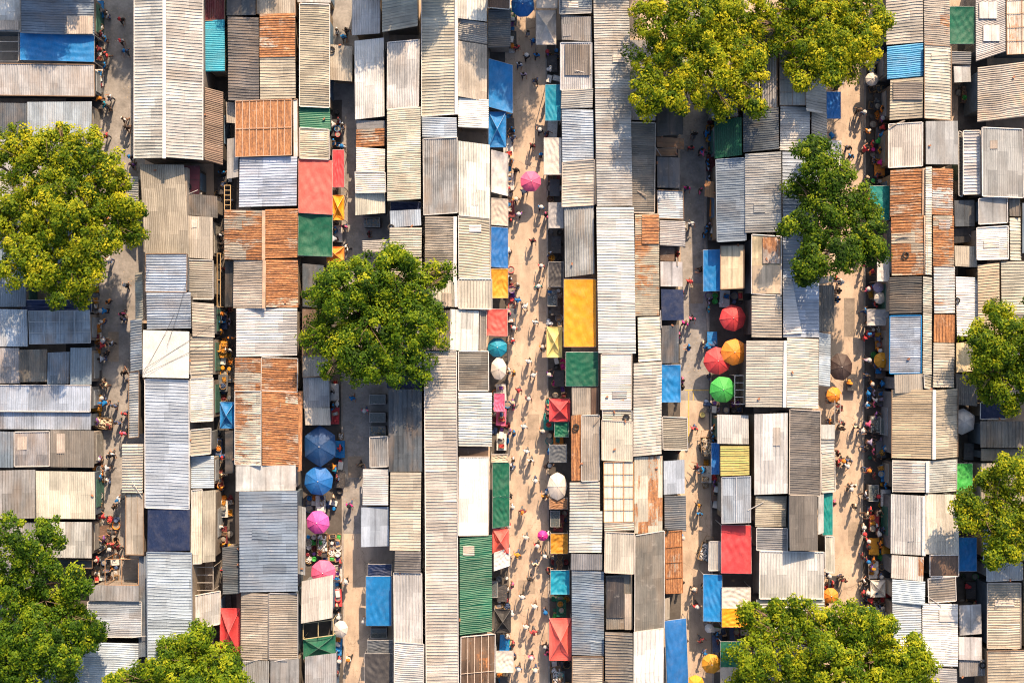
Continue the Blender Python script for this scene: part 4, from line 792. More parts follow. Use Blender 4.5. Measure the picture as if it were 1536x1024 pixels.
U(MW, 784, 8, 18, 'cobalt', look='blue round parasol at the head of main lane'); U(ME, 796, 272, 16, 'pink', tilt=(6, 5), look='pink round parasol out in main lane'); U(ME, 814, 803, 8, 'magenta', z=2.0, look='small magenta hand parasol in main lane')
A(ME, 805, -40, 836, 12, 'cream', (3.0, 3.0)); T(ME, 804, 16, 834, 67, 'cream', 2.7, .8, crumple=.05, look='cream crumpled peaked tent'); A(ME, 818, 127, 841, 181, 'cyan', (2.8, 3.0), sag=.05); A(ME, 816, 207, 842, 262, 'cream', (2.8, 3.1), sag=.06)
A(ME, 823, 304, 845, 342, 'grey', (2.7, 2.8), sag=.1); A(ME, 823, 393, 845, 430, 'dark', (2.7, 2.8)); T(ME, 820, 490, 843, 536, 'lemon', 2.6, .4, look='pale yellow peaked tent'); A(ME, 849, 528, 897, 579, 'green', (3.9, 4.0), sag=.03, wr=.01, bar=(.7, .7, .68), look='dark green awning with white frame', fold=.012)
A(ME, 846, 419, 894, 520, 'yellow', (4.0, 4.2), sag=.12, wr=.02, fold=.022, look='large rippled golden-yellow tarpaulin'); T(ME, 824, 598, 855, 632, 'red', 2.7, .7, look='red peaked tent'); A(ME, 832, 632, 853, 655, 'green', (2.5, 2.6), sag=.2, wr=.04); A(ME, 824, 667, 850, 693, 'slate', (2.6, 2.7), sag=.05)
U(ME, 836, 729, 15, 'cream', ry=21, z=2.4, look='cream oval parasol'); A(ME, 824, 747, 851, 763, 'wood', (2.2, 2.2), sag=.02); A(ME, 826, 855, 854, 891, 'cyan', (2.6, 2.8), sag=.25, wr=.05, look='stained teal cloth sagging over goods'); T(ME, 824, 927, 857, 990, 'salmon', 2.7, .7, look='salmon-red peaked tent near lower end')
A(ME, 826, 800, 852, 830, 'gold', (2.3, 2.4), sag=.15, wr=.04)
A(PW, 992, 547, 1021, 603, 'azure', (3.0, 2.8), sag=.2, wr=.04, look='rumpled blue tarpaulin'); A(PW, 997, 931, 1029, 1040, 'cobalt', (3.1, 2.5), sk=-4, bx=4, sag=-.25, wr=.01, look='long curved royal blue canopy')
A(PE, 1055, 375, 1080, 437, 'azure', (2.9, 3.1), sk=-1, sag=.05, wr=.01); A(PE, 1067, 664, 1079, 711, 'cobalt', (2.7, 2.8)); A(PE, 1082, 787, 1127, 859, 'red', (3.8, 3.9), sk=1, sag=.04, wr=.012, look='large flat crimson red awning'); A(PE, 1055, 861, 1083, 931, 'azure', (2.9, 3.1), sk=1, sag=.1, wr=.02, look='long bright blue tarpaulin below the crimson awning')
A(PE, 1083, 881, 1126, 913, 'cream', (3.3, 3.4), sag=.06); A(PE, 1083, 912, 1126, 940, 'yellow', (3.3, 3.4), sag=.05); A(PE, 1081, 962, 1126, 1000, 'green', (3.0, 3.2), sag=.06); A(PE, 1081, 1001, 1120, 1060, 'tan', (3.0, 3.1), sag=.06)
U(PE, 1099, 477, 20, 'red', look='red parasol beneath the beige sheet roof'); U(PE, 1076, 541, 21, 'red', z=2.3, look='red parasol touching the orange one'); U(PE, 1101, 528, 20, 'orange', z=2.75, look='orange parasol overlapping the red one'); U(PE, 1084, 584, 20, 'grass', look='bright green parasol')
U(PW, 1067, 995, 15, 'mustard', look='mustard yellow parasol near the lane tree'); U(PW, 1043, 1026, 14, 'yellow', look='yellow parasol at lower end of parasol lane'); U(PE, 1064, 942, 7, 'white', z=1.9, look='tiny white hand parasol')
A(LW, 1240, 138, 1261, 178, 'cobalt', (2.8, 2.6), sag=.1); A(LW, 1240, 211, 1262, 250, 'white', (3.0, 2.7), sag=.05); U(LW, 1261, 550, 18, 'umber', ry=21, look='large dark brown parasol'); U(LW, 1251, 592, 12, 'orange', c2='white', tilt=(0, 8), look='orange and white tilted parasol'); A(LW, 1234, 739, 1249, 802, 'teal', (3.2, 3.1), sag=.03)
A(LE, 1305, 279, 1334, 330, 'teal', (2.9, 3.1), sag=.05, look='teal green awning near the bushy tree'); A(LE, 1316, 381, 1334, 422, 'white', (3.0, 3.1), sag=.03); A(LE, 1301, 464, 1333, 488, 'grey', (2.3, 2.4), sag=.2, wr=.05)
T(LE, 1306, 870, 1328, 895, 'cream', 1.9, .4); U(LE, 1320, 447, 9, 'cream', z=2.0); U(LE, 1318, 431, 8, 'lilac', z=2.0); U(LE, 1308, 119, 10, 'cream', z=2.1); U(LE, 1323, 540, 12, 'mustard', z=2.0); U(MW, 1246, 893, 12, 'orange', z=2.0, look='orange parasol tilted under the lane tree'); 
A(GP, 1425, 10, 1462, 66, 'green', (3.6, 3.5), sag=.15, wr=.01, look='deep green sagging awning'); A(GP, 1435, 695, 1459, 740, 'grass', (3.2, 3.1), sag=.1, wr=.02); A(GP, 1438, 806, 1465, 856, 'azure', (3.3, 3.2), sag=.06); U(GP, 1444, 632, 20, 'pale', z=2.9, n=6, look='grey half-hidden round cover')
pole_frame('first block', -20, 48, 28, 92, 3.2, 1, 3); pole_frame('second block', 288, 850, 320, 885, 3.2, 1, 3); pole_frame('second block', 158, 838, 208, 877, 3.4, 2, 1, look='open rusty pole frame over cluttered yard', c=(.4, .25, .15))
pole_frame('dark alley', 337, 278, 346, 315, 3.3, 1, 5, c=(.5, .36, .18), look='wooden ladder lying across the alley roofs', kind='wooden_ladder'); pole_frame('dark alley', 326, 380, 331, 460, 3.2, 1, 2, c=(.45, .3, .14)); pole_frame('parasol lane', 1102, 563, 1116, 606, 2.8, 1, 4, c=(.6, .6, .6))
pole_frame('west edge of tree lane', 455, 935, 500, 958, 2.9, 2, 1, c=(.55, .45, .25), sk=-6); pole_frame('last lane', 1252, 590, 1260, 635, 2.4, 1, 2)

# wires over the white roof
for k, (a, b_) in enumerate([((205, 560), (330, 480)), ((205, 566), (330, 505)), ((214, 560), (262, 470)), ((250, 520), (285, 400))]):
    wb = MB(); p0, p1 = P(*a, 6.4), P(*b_, 6.8); o0 = (p0 + p1) / 2; o0.z = 0
    wb.tube([p0.lerp(p1, f) - o0 - Vector((0, 0, .5 * math.sin(math.pi * f))) for f in [i / 10 for i in range(11)]], .016, 5)
    ob = wb.build('overhead_wire', 'rubber', None, None, loc=o0); reg(ob, 'thin dark wire sagging over the smooth white roof', 'wire', a[0], a[1], 'second block', 'overhead wires')

# trees
tree('broad yellow-green tree over the first lane, largest at the edge', [(60, 252, 62), (118, 232, 46), (150, 262, 40), (28, 225, 42), (20, 330, 62), (95, 320, 66), (160, 318, 40), (192, 345, 28), (186, 308, 20), (45, 395, 52), (100, 405, 48), (130, 370, 45)], (147, 335), (1.0, .97, .85), seed=2, bright=.58, zc=9.5)
tree('round bright green tree standing in the middle of the tree lane', [(545, 425, 46), (600, 432, 46), (505, 440, 40), (480, 500, 30), (478, 445, 22), (560, 490, 62), (620, 495, 44), (645, 470, 24), (650, 408, 16), (548, 545, 36), (605, 530, 42), (510, 520, 40), (600, 385, 16)], (537, 480), (.85, .95, .9), seed=3, bright=.47)
tree('big yellow-green tree over the head of parasol lane', [(990, 20, 48), (1050, 30, 60), (985, 80, 42), (1045, 95, 55), (1095, 70, 50), (975, 135, 30), (1015, 140, 34), (1115, 130, 34), (1080, 155, 26), (1105, 15, 45), (1125, 100, 22)], (1043, 95), (1.12, 1.05, .85), seed=4, bright=.62)
tree('wide yellow-green tree over the head of last lane', [(1175, 15, 42), (1225, 20, 52), (1232, 62, 44), (1258, 88, 30), (1285, 15, 45), (1190, 60, 38), (1240, 70, 42), (1285, 60, 38), (1210, 100, 24), (1262, 95, 20), (1308, 40, 24)], (1266, 48), (1.12, 1.05, .85), seed=5, bright=.62)
tree('dark green bushy tree beside the last lane below the teal awning', [(1225, 245, 30), (1258, 270, 34), (1200, 285, 22), (1245, 320, 45), (1290, 300, 28), (1300, 345, 28), (1205, 345, 26), (1225, 385, 26), (1265, 380, 36), (1218, 400, 18), (1305, 385, 20), (1220, 228, 16)], (1262, 330), (.72, .82, .9), seed=6, bright=.40)
tree('green tree at the far edge, upper of the two', [(1500, 520, 38), (1545, 500, 50), (1480, 570, 26), (1520, 575, 40), (1478, 515, 22), (1565, 560, 50), (1505, 470, 20)], (1463, 545), (1.0, 1.0, .9), seed=8, bright=.52)
tree('green tree at the far edge, lower of the two', [(1490, 735, 34), (1540, 720, 45), (1475, 780, 28), (1515, 790, 42), (1560, 790, 50), (1500, 820, 24), (1510, 700, 16), (1455, 760, 14)], (1466, 765), (1.05, 1.0, .9), seed=9, bright=.56)
tree('dark green tree over the first block near its lower end', [(15, 815, 45), (50, 830, 36), (70, 800, 20), (20, 890, 60), (80, 900, 42), (110, 880, 26), (125, 930, 24), (60, 960, 50), (10, 980, 60), (90, 985, 34), (120, 960, 24), (30, 1030, 60)], (66, 856), (.75, .88, .9), seed=10, bright=.44)
tree('small green tree at the foot of second block', [(275, 985, 32), (315, 1000, 34), (235, 1000, 32), (205, 1020, 25), (340, 1025, 28), (280, 1040, 50), (290, 965, 18), (175, 1035, 14)], (327, 1010), (.82, .92, .9), seed=11, bright=.52)
tree('largest yellow-green tree at the foot of last lane', [(1146, 942, 32), (1187, 936, 34), (1235, 945, 42), (1290, 940, 32), (1130, 990, 36), (1190, 990, 50), (1250, 1000, 52), (1310, 985, 44), (1350, 1000, 40), (1385, 1000, 20), (1330, 945, 20), (1120, 1030, 30), (1230, 1050, 50), (1310, 1050, 50), (1370, 1030, 30), (1380, 980, 18)], (1272, 985), (.95, .98, .9), seed=12, bright=.58)
# unseen trees added beyond the head of the market to shade its upper end
for k, (x, y) in enumerate([(60, -118), (195, -130), (330, -105), (455, -112), (640, -125), (745, -100), (880, -95), (950, -140), (1330, -150)]):
    if k == 0: EDGE = tree('tree beyond the head of the market', [(x, y, 60), (x - 50, y + 10, 40), (x + 52, y - 5, 42), (x + 5, y - 40, 45), (x + 10, y + 35, 40)], (x, y), seed=20, zc=8.5); EDGE['group'] = 'trees beyond the head of the market'; e0 = P(x, y)
    else:
        r_ = copy_thing(EDGE); r_.location = P(x, y); r_.rotation_euler.z = k * 1.3; r_.scale = (1, 1, 1 + .1 * (k % 3))
# ------------------------------------------------------------------ people
def skin_mesh(name, nodes, edges, sub=1, mats=('skin',), smooth=True, root=0):
    me = bpy.data.meshes.new(name); me.from_pydata([n[:3] for n in nodes], edges, [])
    o = bpy.data.objects.new(name, me); COL.objects.link(o)
    sk = o.modifiers.new('s', 'SKIN'); sk.use_smooth_shade = smooth; sk.branch_smoothing = .6
    for v, n in zip(me.skin_vertices[0].data, nodes): v.radius = (n[3], n[3] if len(n) < 5 else n[4]); v.use_root = False
    me.skin_vertices[0].data[root].use_root = True
    if sub: o.modifiers.new('d', 'SUBSURF').levels = sub
    dg = bpy.context.evaluated_depsgraph_get(); r = bpy.data.meshes.new_from_object(o.evaluated_get(dg))
    bpy.data.objects.remove(o); r.name = name; r.materials.clear()
    for m in mats: r.materials.append(M[m])
    return r

def body_pose(k):
    """joint positions: x sideways, +y ahead, z up"""
    ps = dict(
        stand=dict(lean=0, a=((-.25, .05, .95, -.24, .14, .74), (.25, .02, .95, .25, .08, .73)), l=((-.10, .01, .48, -.11, .0, .08), (.10, .02, .48, .12, .03, .08))),
        walk=dict(lean=.04, a=((-.25, .14, .98, -.22, .30, .84), (.25, -.12, .96, .26, -.16, .74)), l=((-.09, -.04, .48, -.10, -.30, .12), (.09, .16, .50, .10, .22, .08))),
        stride=dict(lean=.06, a=((-.26, -.15, .97, -.27, -.20, .76), (.25, .14, .98, .20, .32, .88)), l=((-.09, .20, .50, -.10, .30, .08), (.09, -.05, .48, .10, -.32, .13))),
        reach=dict(lean=.26, a=((-.27, .30, 1.02, -.20, .55, .92), (.27, .26, 1.00, .18, .52, .86)), l=((-.12, .04, .47, -.13, .0, .08), (.12, .02, .47, .13, -.05, .08))),
        carry=dict(lean=0, a=((-.27, .06, 1.0, -.16, .30, 1.0), (.27, .06, 1.0, .16, .30, 1.0)), l=((-.09, .10, .49, -.10, .12, .08), (.10, -.04, .48, .11, -.12, .09))),
        sit=dict(lean=.08, sit=1, a=((-.24, .12, .68, -.12, .34, .60), (.24, .12, .68, .12, .34, .58)), l=((-.13, .42, .48, -.13, .44, .08), (.13, .42, .48, .13, .46, .08))))
    return ps[k]
def make_person(kind, hat):
    ps = body_pose(kind); ln = ps['lean']; sit = ps.get('sit'); hz = .46 if sit else .90
    def tz(z, x=0.0): # spine leaning forward
        f = (z - .90) / .5; return (x, ln * max(f, 0) ** 1.1, z - (.44 if sit else 0) - (ln * .25 * max(f, 0)))
    N = []; E = []
    def add(p, r, par=None, r2=None):
        N.append((*p, r) if r2 is None else (*p, r, r2)); 
        if par is not None: E.append((par, len(N) - 1))
        return len(N) - 1
    pel = add(tz(.92), .135, None, .10); wa = add(tz(1.06), .125, pel, .09); ch = add(tz(1.26), .155, wa, .105); nk = add(tz(1.40), .06, ch); hd0 = add(tz(1.475), .072, nk); hd = add(tz(1.56), .088, hd0); tp = add(tz(1.635), .062, hd)
    hp = Vector(tz(1.545)); add(hp + Vector((0, .085, 0)), .017, hd)
    for s in (-1, 1): add(hp + Vector((s * .082, .0, 0)), .018, hd)
    for s, a in zip((-1, 1), ps['a']):
        sh = add(Vector(tz(1.345)) + Vector((s * .165, 0, 0)), .058, ch); el = add(a[:3], .040, sh); wr = add(a[3:], .026, el)
        d = (Vector(a[3:]) - Vector(a[:3])).normalized(); W = Vector(a[3:]); pm = add(W + d * .055, .028, wr, .016)
        side = Vector((1, 0, 0)) if abs(d.x) < .8 else Vector((0, 1, 0)); side = (side - d * side.dot(d)).normalized(); dn = side.cross(d)
        for q, ln_ in zip((-1.5, -.5, .5, 1.5), (.060, .075, .080, .066)):
            k1 = add(W + d * .10 + side * q * .017, .0085, pm); k2 = add(W + d * (.10 + ln_ * .55) + side * q * .019 + dn * .010, .008, k1); add(W + d * (.10 + ln_) + side * q * .018 + dn * .028, .007, k2)
        t1 = add(W + d * .045 - side * s * .036 + dn * .006, .010, pm); add(W + d * .085 - side * s * .052 + dn * .014, .009, t1)
    for s, l in zip((-1, 1), ps['l']):
        h = add(Vector((s * .095, 0, hz - .04)), .088, pel); kn = add(l[:3], .058, h); an = add(l[3:], .036, kn); ft = add(Vector(l[3:]) + Vector((0, .06, -.045)), .036, an); add(Vector(l[3:]) + Vector((0, .15, -.05)), .028, ft)
    me = skin_mesh('person', N, E, 1, ('skin', 'eye'))
    bm = bmesh.new(); bm.from_mesh(me)
    for s in (-1, 1):
        r = bmesh.ops.create_icosphere(bm, subdivisions=1, radius=.012, matrix=Matrix.Translation(hp + Vector((s * .032, .078, .02))))
        for v in r['verts']:
            for f in v.link_faces: f.material_index = 1
    r = bmesh.ops.create_icosphere(bm, subdivisions=1, radius=.014, matrix=Matrix.Translation(hp + Vector((0, .074, -.045))) @ Matrix.Diagonal((1.7, .5, .4, 1)))
    for v in r['verts']:
        for f in v.link_faces: f.material_index = 1
    bm.to_mesh(me); bm.free()
    o = link('person', me)
    # shirt: torso and sleeves
    N2 = [(*tz(.90), .165, .125), (*tz(1.06), .152, .115), (*tz(1.27), .180, .128), (*tz(1.385), .075)]; E2 = [(0, 1), (1, 2), (2, 3)]
    for s, a in zip((-1, 1), ps['a']):
        sh = Vector(tz(1.345)) + Vector((s * .17, 0, 0)); e = Vector(a[:3]); N2.append((*sh, .076)); E2.append((2, len(N2) - 1)); N2.append((*sh.lerp(e, .75), .058)); E2.append((len(N2) - 2, len(N2) - 1))
    ob = link('shirt', skin_mesh('shirt', N2, E2, 1, ('shirt',)), o, (1, 1, 1))
    N3 = [(0, 0, hz + .02, .150, .118)]; E3 = []
    for s, l in zip((-1, 1), ps['l']):
        k0 = len(N3); N3 += [(s * .10, .0, hz - .08, .100), (*l[:3], .075), (*Vector(l[:3]).lerp(Vector(l[3:]), .82), .058)]; E3 += [(0, k0), (k0, k0 + 1), (k0 + 1, k0 + 2)]
    link('trousers', skin_mesh('trousers', N3, E3, 1, ('shirt',)), o, (.05, .06, .1))
    hm = MB(); c = hp + Vector((0, -.012, .035))
    hm.blob(c + Vector((0, -.012, .012)), (.098, .108, .102), 12, 8); hm.blob(c + Vector((0, -.07, -.04)), (.08, .05, .09), 8, 6)
    hm.build('hair', 'shirt', o, (.02, .015, .012), smooth=True)
    if hat == 'cone':
        m_ = MB(); m_.lathe([(.27, -.03), (.26, -.02), (.13, .08), (.02, .16), (0, .165)], 16, c + Vector((0, 0, .06))); m_.build('hat', 'shirt', o, C['straw'])
    elif hat == 'brim':
        m_ = MB(); m_.lathe([(.165, -.02), (.16, 0), (.112, .01), (.11, .08), (.07, .115), (0, .12)], 16, c + Vector((0, 0, .05))); m_.build('hat', 'shirt', o, C['white'])
    elif hat == 'cap':
        m_ = MB(); m_.lathe([(.112, -.02), (.112, .04), (.07, .09), (0, .10)], 14, c + Vector((0, 0, .035))); m_.box(c + Vector((0, .13, .03)), (.15, .12, .015)); m_.build('cap', 'shirt', o, C['blue'])
    return o
HATN = dict(cone='conical straw hat', brim='brimmed hat', cap='cap')
PROTO = {}
POSEW = dict(stand='standing', walk='walking', stride='walking', reach='bending over goods', carry='holding arms forward', sit='sitting')
def person(x, y, shirt, hat=None, hc=None, pose='walk', face=0, tr=None, zone='main lane', sc=None):
    key = (pose, hat)
    if key not in PROTO: PROTO[key] = o = make_person(pose, hat)
    else: o = copy_thing(PROTO[key])
    o.location = P(x, y, 0) if True else None
    o.location = P(x, y, 1.4); o.location.z = 0
    o.rotation_euler.z = math.radians(face); s = sc or RN.uniform(.98, 1.10); o.scale = (s * 1.18, s * 1.18, s * 1.05)
    for ch in o.children:
        n = ch.name.split('.')[0]
        if n == 'shirt': ch.color = (*C[shirt], 1)
        if n == 'trousers': ch.color = (*C[tr or RN.choice(['denim', 'black', 'slate', 'brown', 'dark'])], 1)
        if n in ('hat', 'cap'): ch.color = (*(q_ * .72 for q_ in C[hc or 'white']), 1)
    lk = f"person in {cname(shirt)} shirt"
    if hat: lk += f" and {cname(hc or 'white')} {HATN[hat].replace('straw ', '')}"
    elif pose in ('sit', 'reach'): lk += ' ' + ('sitting' if pose == 'sit' else 'bending')
    reg(o, lk, 'person', x, y, zone, 'people in the market lanes')
    return o
def ppl(zone, txt, jit=0):
    """x y shirt hat(c/b/k/-)+hatcolour pose(s/w/t/r/c/i) facing"""
    for q in txt.split(';'):
        f = q.split()
        if not f: continue
        hat = dict(c='cone', b='brim', k='cap').get(f[3][0]); hc = f[3][1:] or None
        person(float(f[0]), float(f[1]), f[2], hat, hc, dict(s='stand', w='walk', t='stride', r='reach', c='carry', i='sit')[f[4]], float(f[5]) if len(f) > 5 else RN.uniform(0, 360), zone=zone)
ppl('main lane', '''790 84 dark bwhite w 10;779 95 sky - w 170;785 110 lilac - w 190;803 119 denim - t 200;805 82 azure - w 0;792 48 grey - s 90;800 60 denim kblue w 180;775 70 red - s 200;
810 196 black bwhite w 5;799 217 maroon - w 160;812 232 black kblue s 90;774 255 black - w 0;769 206 denim - w 30;786 286 denim bwhite w 180;774 298 orange bcream w 200;778 320 purple bwhite t 180;799 360 maroon - w 185;
812 310 azure bwhite w 170;812 398 red bwhite w 180;777 429 grey - c 100;777 449 azure kblue w 180;787 458 white bwhite t 200;803 482 sky kwhite w 180;771 491 red bwhite w 170;814 521 orange bcream w 0;793 541 white bwhite w 180;
800 561 grey bwhite t 180;793 597 maroon bwhite w 180;778 584 maroon kred w 180;771 610 pink - s 90;771 650 azure - s 90;814 647 straw bcream w 0;790 676 sky bwhite w 180;819 701 black bwhite r 300;803 720 straw bwhite w 200;
817 745 orange - w 0;784 766 maroon korange t 160;789 805 cream bcream w 180;806 817 red bwhite w 180;776 831 orange kmustard w 180;817 834 black bwhite w 0;803 846 straw - w 180;795 868 black - w 185;802 908 pale bwhite w 180;
789 939 cream bcream w 180;800 947 red kmaroon w 200;818 970 black bwhite w 0;778 1002 denim bwhite w 180;803 1004 straw bwhite w 190;770 966 red - s 90;771 560 orange - s 80;770 690 white - s 90;769 760 white bwhite s 100;
768 920 sky bwhite s 90;772 985 navy - s 90;796 690 pale - w 180;786 640 white bwhite w 0;808 430 teal bwhite w 20;783 895 pale bwhite w 0;797 985 pink bwhite w 180''')
ppl('first lane', '''180 28 black kred w 190;180 60 pale kred w 200;187 75 denim kblue t 180;157 58 azure - s 90;150 73 maroon - r 90;156 98 azure - s 80;150 147 orange - r 80;156 157 cyan - s 80;162 160 black - s 120;185 178 white - w 160;
189 190 black - w 180;195 234 black kblue w 180;197 246 purple - w 180;150 50 maroon - s 90;160 22 pale - s 90;155 15 slate - r 90;182 272 white bwhite w 180;176 285 red - s 100;188 428 black bwhite w 30;182 470 pink - w 200;184 478 denim - w 180;
185 559 black - t 20;192 571 denim - s 90;159 604 azure kblue r 90;170 608 denim - w 180;185 620 red - w 180;176 633 denim - t 150;184 649 pink kred w 180;163 684 denim - t 20;166 681 sky - w 200;162 703 sky - r 80;150 717 azure - s 80;
160 722 white - s 100;178 749 sky kblue w 120;170 760 black - s 90;158 466 azure bwhite r 90;155 518 red - r 90;158 530 black - s 60;171 800 dark - r 80;165 816 red - s 0;176 824 maroon - r 20;185 838 straw - s 0;158 858 slate - s 0;90 1010 magenta - s 0;182 300 red - s 50''')
ppl('tree lane', '''505 46 pale - s 90;515 54 azure kblue w 180;519 44 straw - w 200;507 180 maroon - s 90;502 186 pale - r 90;514 188 sky - s 100;513 219 sky bblue w 180;500 213 azure - s 90;510 250 denim - s 90;516 339 pink - w 180;503 345 azure - s 90;
504 358 sky - r 90;520 372 white - w 120;553 351 maroon - s 270;528 596 azure kblue w 180;547 615 pink bwhite w 190;540 697 black - w 210;524 757 magenta bblack w 180;503 705 azure kcyan s 90;510 672 red kred s 90;506 605 white bwhite s 90;
499 610 azure - s 80;498 587 pale - s 90;503 700 orange - r 90;505 717 maroon - s 90;500 747 straw - s 90;519 872 white bwhite c 120;546 931 white bwhite s 90;523 988 cream borange w 150;505 910 straw - s 90;508 925 sky bwhite s 90;506 940 sky - s 90;
509 990 red bwhite s 90;506 1010 maroon - s 90;510 845 red - s 90''')
ppl('dark alley', '''328 352 sky - w 180;330 365 black - w 180;335 403 red - s 0;335 470 straw borange w 180;333 483 azure - s 0;344 482 lilac - s 90;331 497 gold - s 90;346 507 orange - s 0;325 527 orange - s 0;342 525 white - w 0;334 684 azure kred w 180;
336 712 straw - s 0;330 735 orange - r 0;332 820 gold - r 0;330 790 white bwhite w 0;334 856 red - s 0;345 300 sky - s 0;332 258 azure - s 0''')
ppl('parasol lane', '''1042 200 black - t 170;1037 221 red - s 180;1059 200 azure kblue s 270;1064 193 slate - s 270;1053 225 azure - s 270;1051 228 pink - r 260;1062 243 azure - s 270;1063 250 sky - s 270;1031 281 magenta - w 180;1051 286 pink - s 250;
1037 334 sky kwhite w 200;1028 344 pale - w 100;1060 343 azure - s 270;1063 338 lilac - c 240;1057 352 azure - s 250;1064 268 sky - s 270;1017 381 red - s 90;1052 404 black - w 90;1035 421 red kred w 180;1028 484 magenta - w 160;1039 477 pink kblack w 180;
1019 503 pink - s 90;1024 440 red - s 90;1059 518 azure kblue w 250;1034 521 azure - c 90;1064 451 lilac - s 270;1063 464 cyan - s 270;1024 570 pink - s 90;1024 580 black - s 90;1042 642 red - w 180;1048 756 black kgold w 180;1050 770 azure - w 180;
1024 806 azure bwhite s 90;1024 872 straw - s 90;1041 883 straw bcream c 200;1045 908 red bwhite w 200;1052 960 maroon - w 230;1057 979 denim kblue s 250;1076 953 azure - s 270;1077 962 maroon - s 270;1055 516 straw - s 270;1068 645 sky - s 270;
1070 657 azure - s 270;1072 640 orange - s 270;1072 725 purple - s 270;1018 675 maroon - s 90;1058 705 azure - r 90;1048 702 maroon - r 60;1064 565 denim - s 270;1055 880 straw - s 250;1030 960 straw - s 90''')
ppl('last lane', '''1262 124 pink bwhite w 200;1255 130 black - s 90;1252 203 azure bblue r 90;1290 164 black kbrown w 170;1296 168 denim bwhite w 180;1273 221 black - w 180;1278 233 azure - w 160;1304 120 denim - s 270;1300 95 white bwhite s 270;1305 80 red - s 270;
1316 73 azure - s 270;1323 163 orange - s 270;1323 178 purple bwhite s 270;1320 202 azure - r 270;1309 215 red - s 270;1318 243 magenta - r 270;1320 225 mustard - s 270;1311 240 denim - s 270;1255 418 red - s 90;1262 423 white bwhite s 90;
1260 436 slate - s 90;1257 449 azure - s 90;1301 433 pink bwhite w 250;1302 485 white bred r 270;1297 507 red kred s 270;1316 508 denim - r 270;1302 539 lilac bwhite w 200;1302 563 black - w 180;1246 600 denim - s 90;1260 609 maroon - w 200;1264 614 maroon - r 100;
1264 634 maroon kblack w 180;1264 643 black - s 180;1246 633 orange - s 90;1294 646 white bwhite c 250;1302 590 azure bblue s 270;1312 589 lilac - s 270;1323 575 azure bblue s 270;1258 680 maroon - s 90;1264 690 maroon borange w 180;1258 695 red - s 90;
1271 698 sky bwhite w 150;1303 663 lilac - r 270;1311 677 pink - s 270;1302 705 maroon borange w 250;1312 714 maroon - s 270;1276 732 black bwhite w 190;1281 728 white - s 10;1252 754 pink - w 90;1306 765 red - s 270;1295 790 straw bwhite s 270;1296 800 white bred s 270;
1294 834 maroon - s 270;1303 820 red bblack s 270;1308 852 purple kmustard s 270;1311 840 orange - s 270;1262 865 black - s 200;1267 871 maroon - s 180;1243 863 denim bwhite s 90;1250 876 red - s 90;1295 890 red - s 260;1301 888 straw bwhite s 260;1304 900 red - r 260;
1318 800 white bwhite s 270;1326 795 denim - s 270;1329 728 azure - s 270;1321 550 lilac - s 270;1312 606 pink - s 270;1240 905 orange - s 90;1286 640 straw - w 180;1274 690 denim - w 180;1283 760 straw - s 270''')
def crowd(zone, x0, x1, ys, face, seed):
    r = random.Random(seed)
    for y in ys:
        y += r.uniform(-4, 4); x = r.uniform(x0, x1)
        if any(abs(t['px'] - x) < 6 and abs(t['py'] - y) < 6 for t in THINGS if t['cat'] == 'person'): continue
        h = r.choice([None, None, 'brim', 'cap', None]); person(x, y, r.choice(['red', 'azure', 'white', 'maroon', 'orange', 'denim', 'pink', 'black', 'sky', 'purple', 'straw']), h, r.choice(['white', 'cream', 'blue', 'red', 'straw']), r.choice(['stand', 'reach', 'carry', 'stand', 'walk']) if not h else r.choice(['stand', 'carry']), face + r.uniform(-50, 50), zone=zone)
crowd('last lane', 1296, 1304, range(60, 930, 34), 270, 1); crowd('main lane', 762, 770, range(190, 1010, 46), 90, 2); crowd('main lane', 818, 824, range(80, 1000, 60), 270, 3); crowd('first lane', 157, 166, range(20, 860, 62), 90, 4); crowd('last lane', 1306, 1328, range(190, 920, 24), 270, 5); crowd('first lane', 144, 156, range(480, 860, 30), 90, 6)
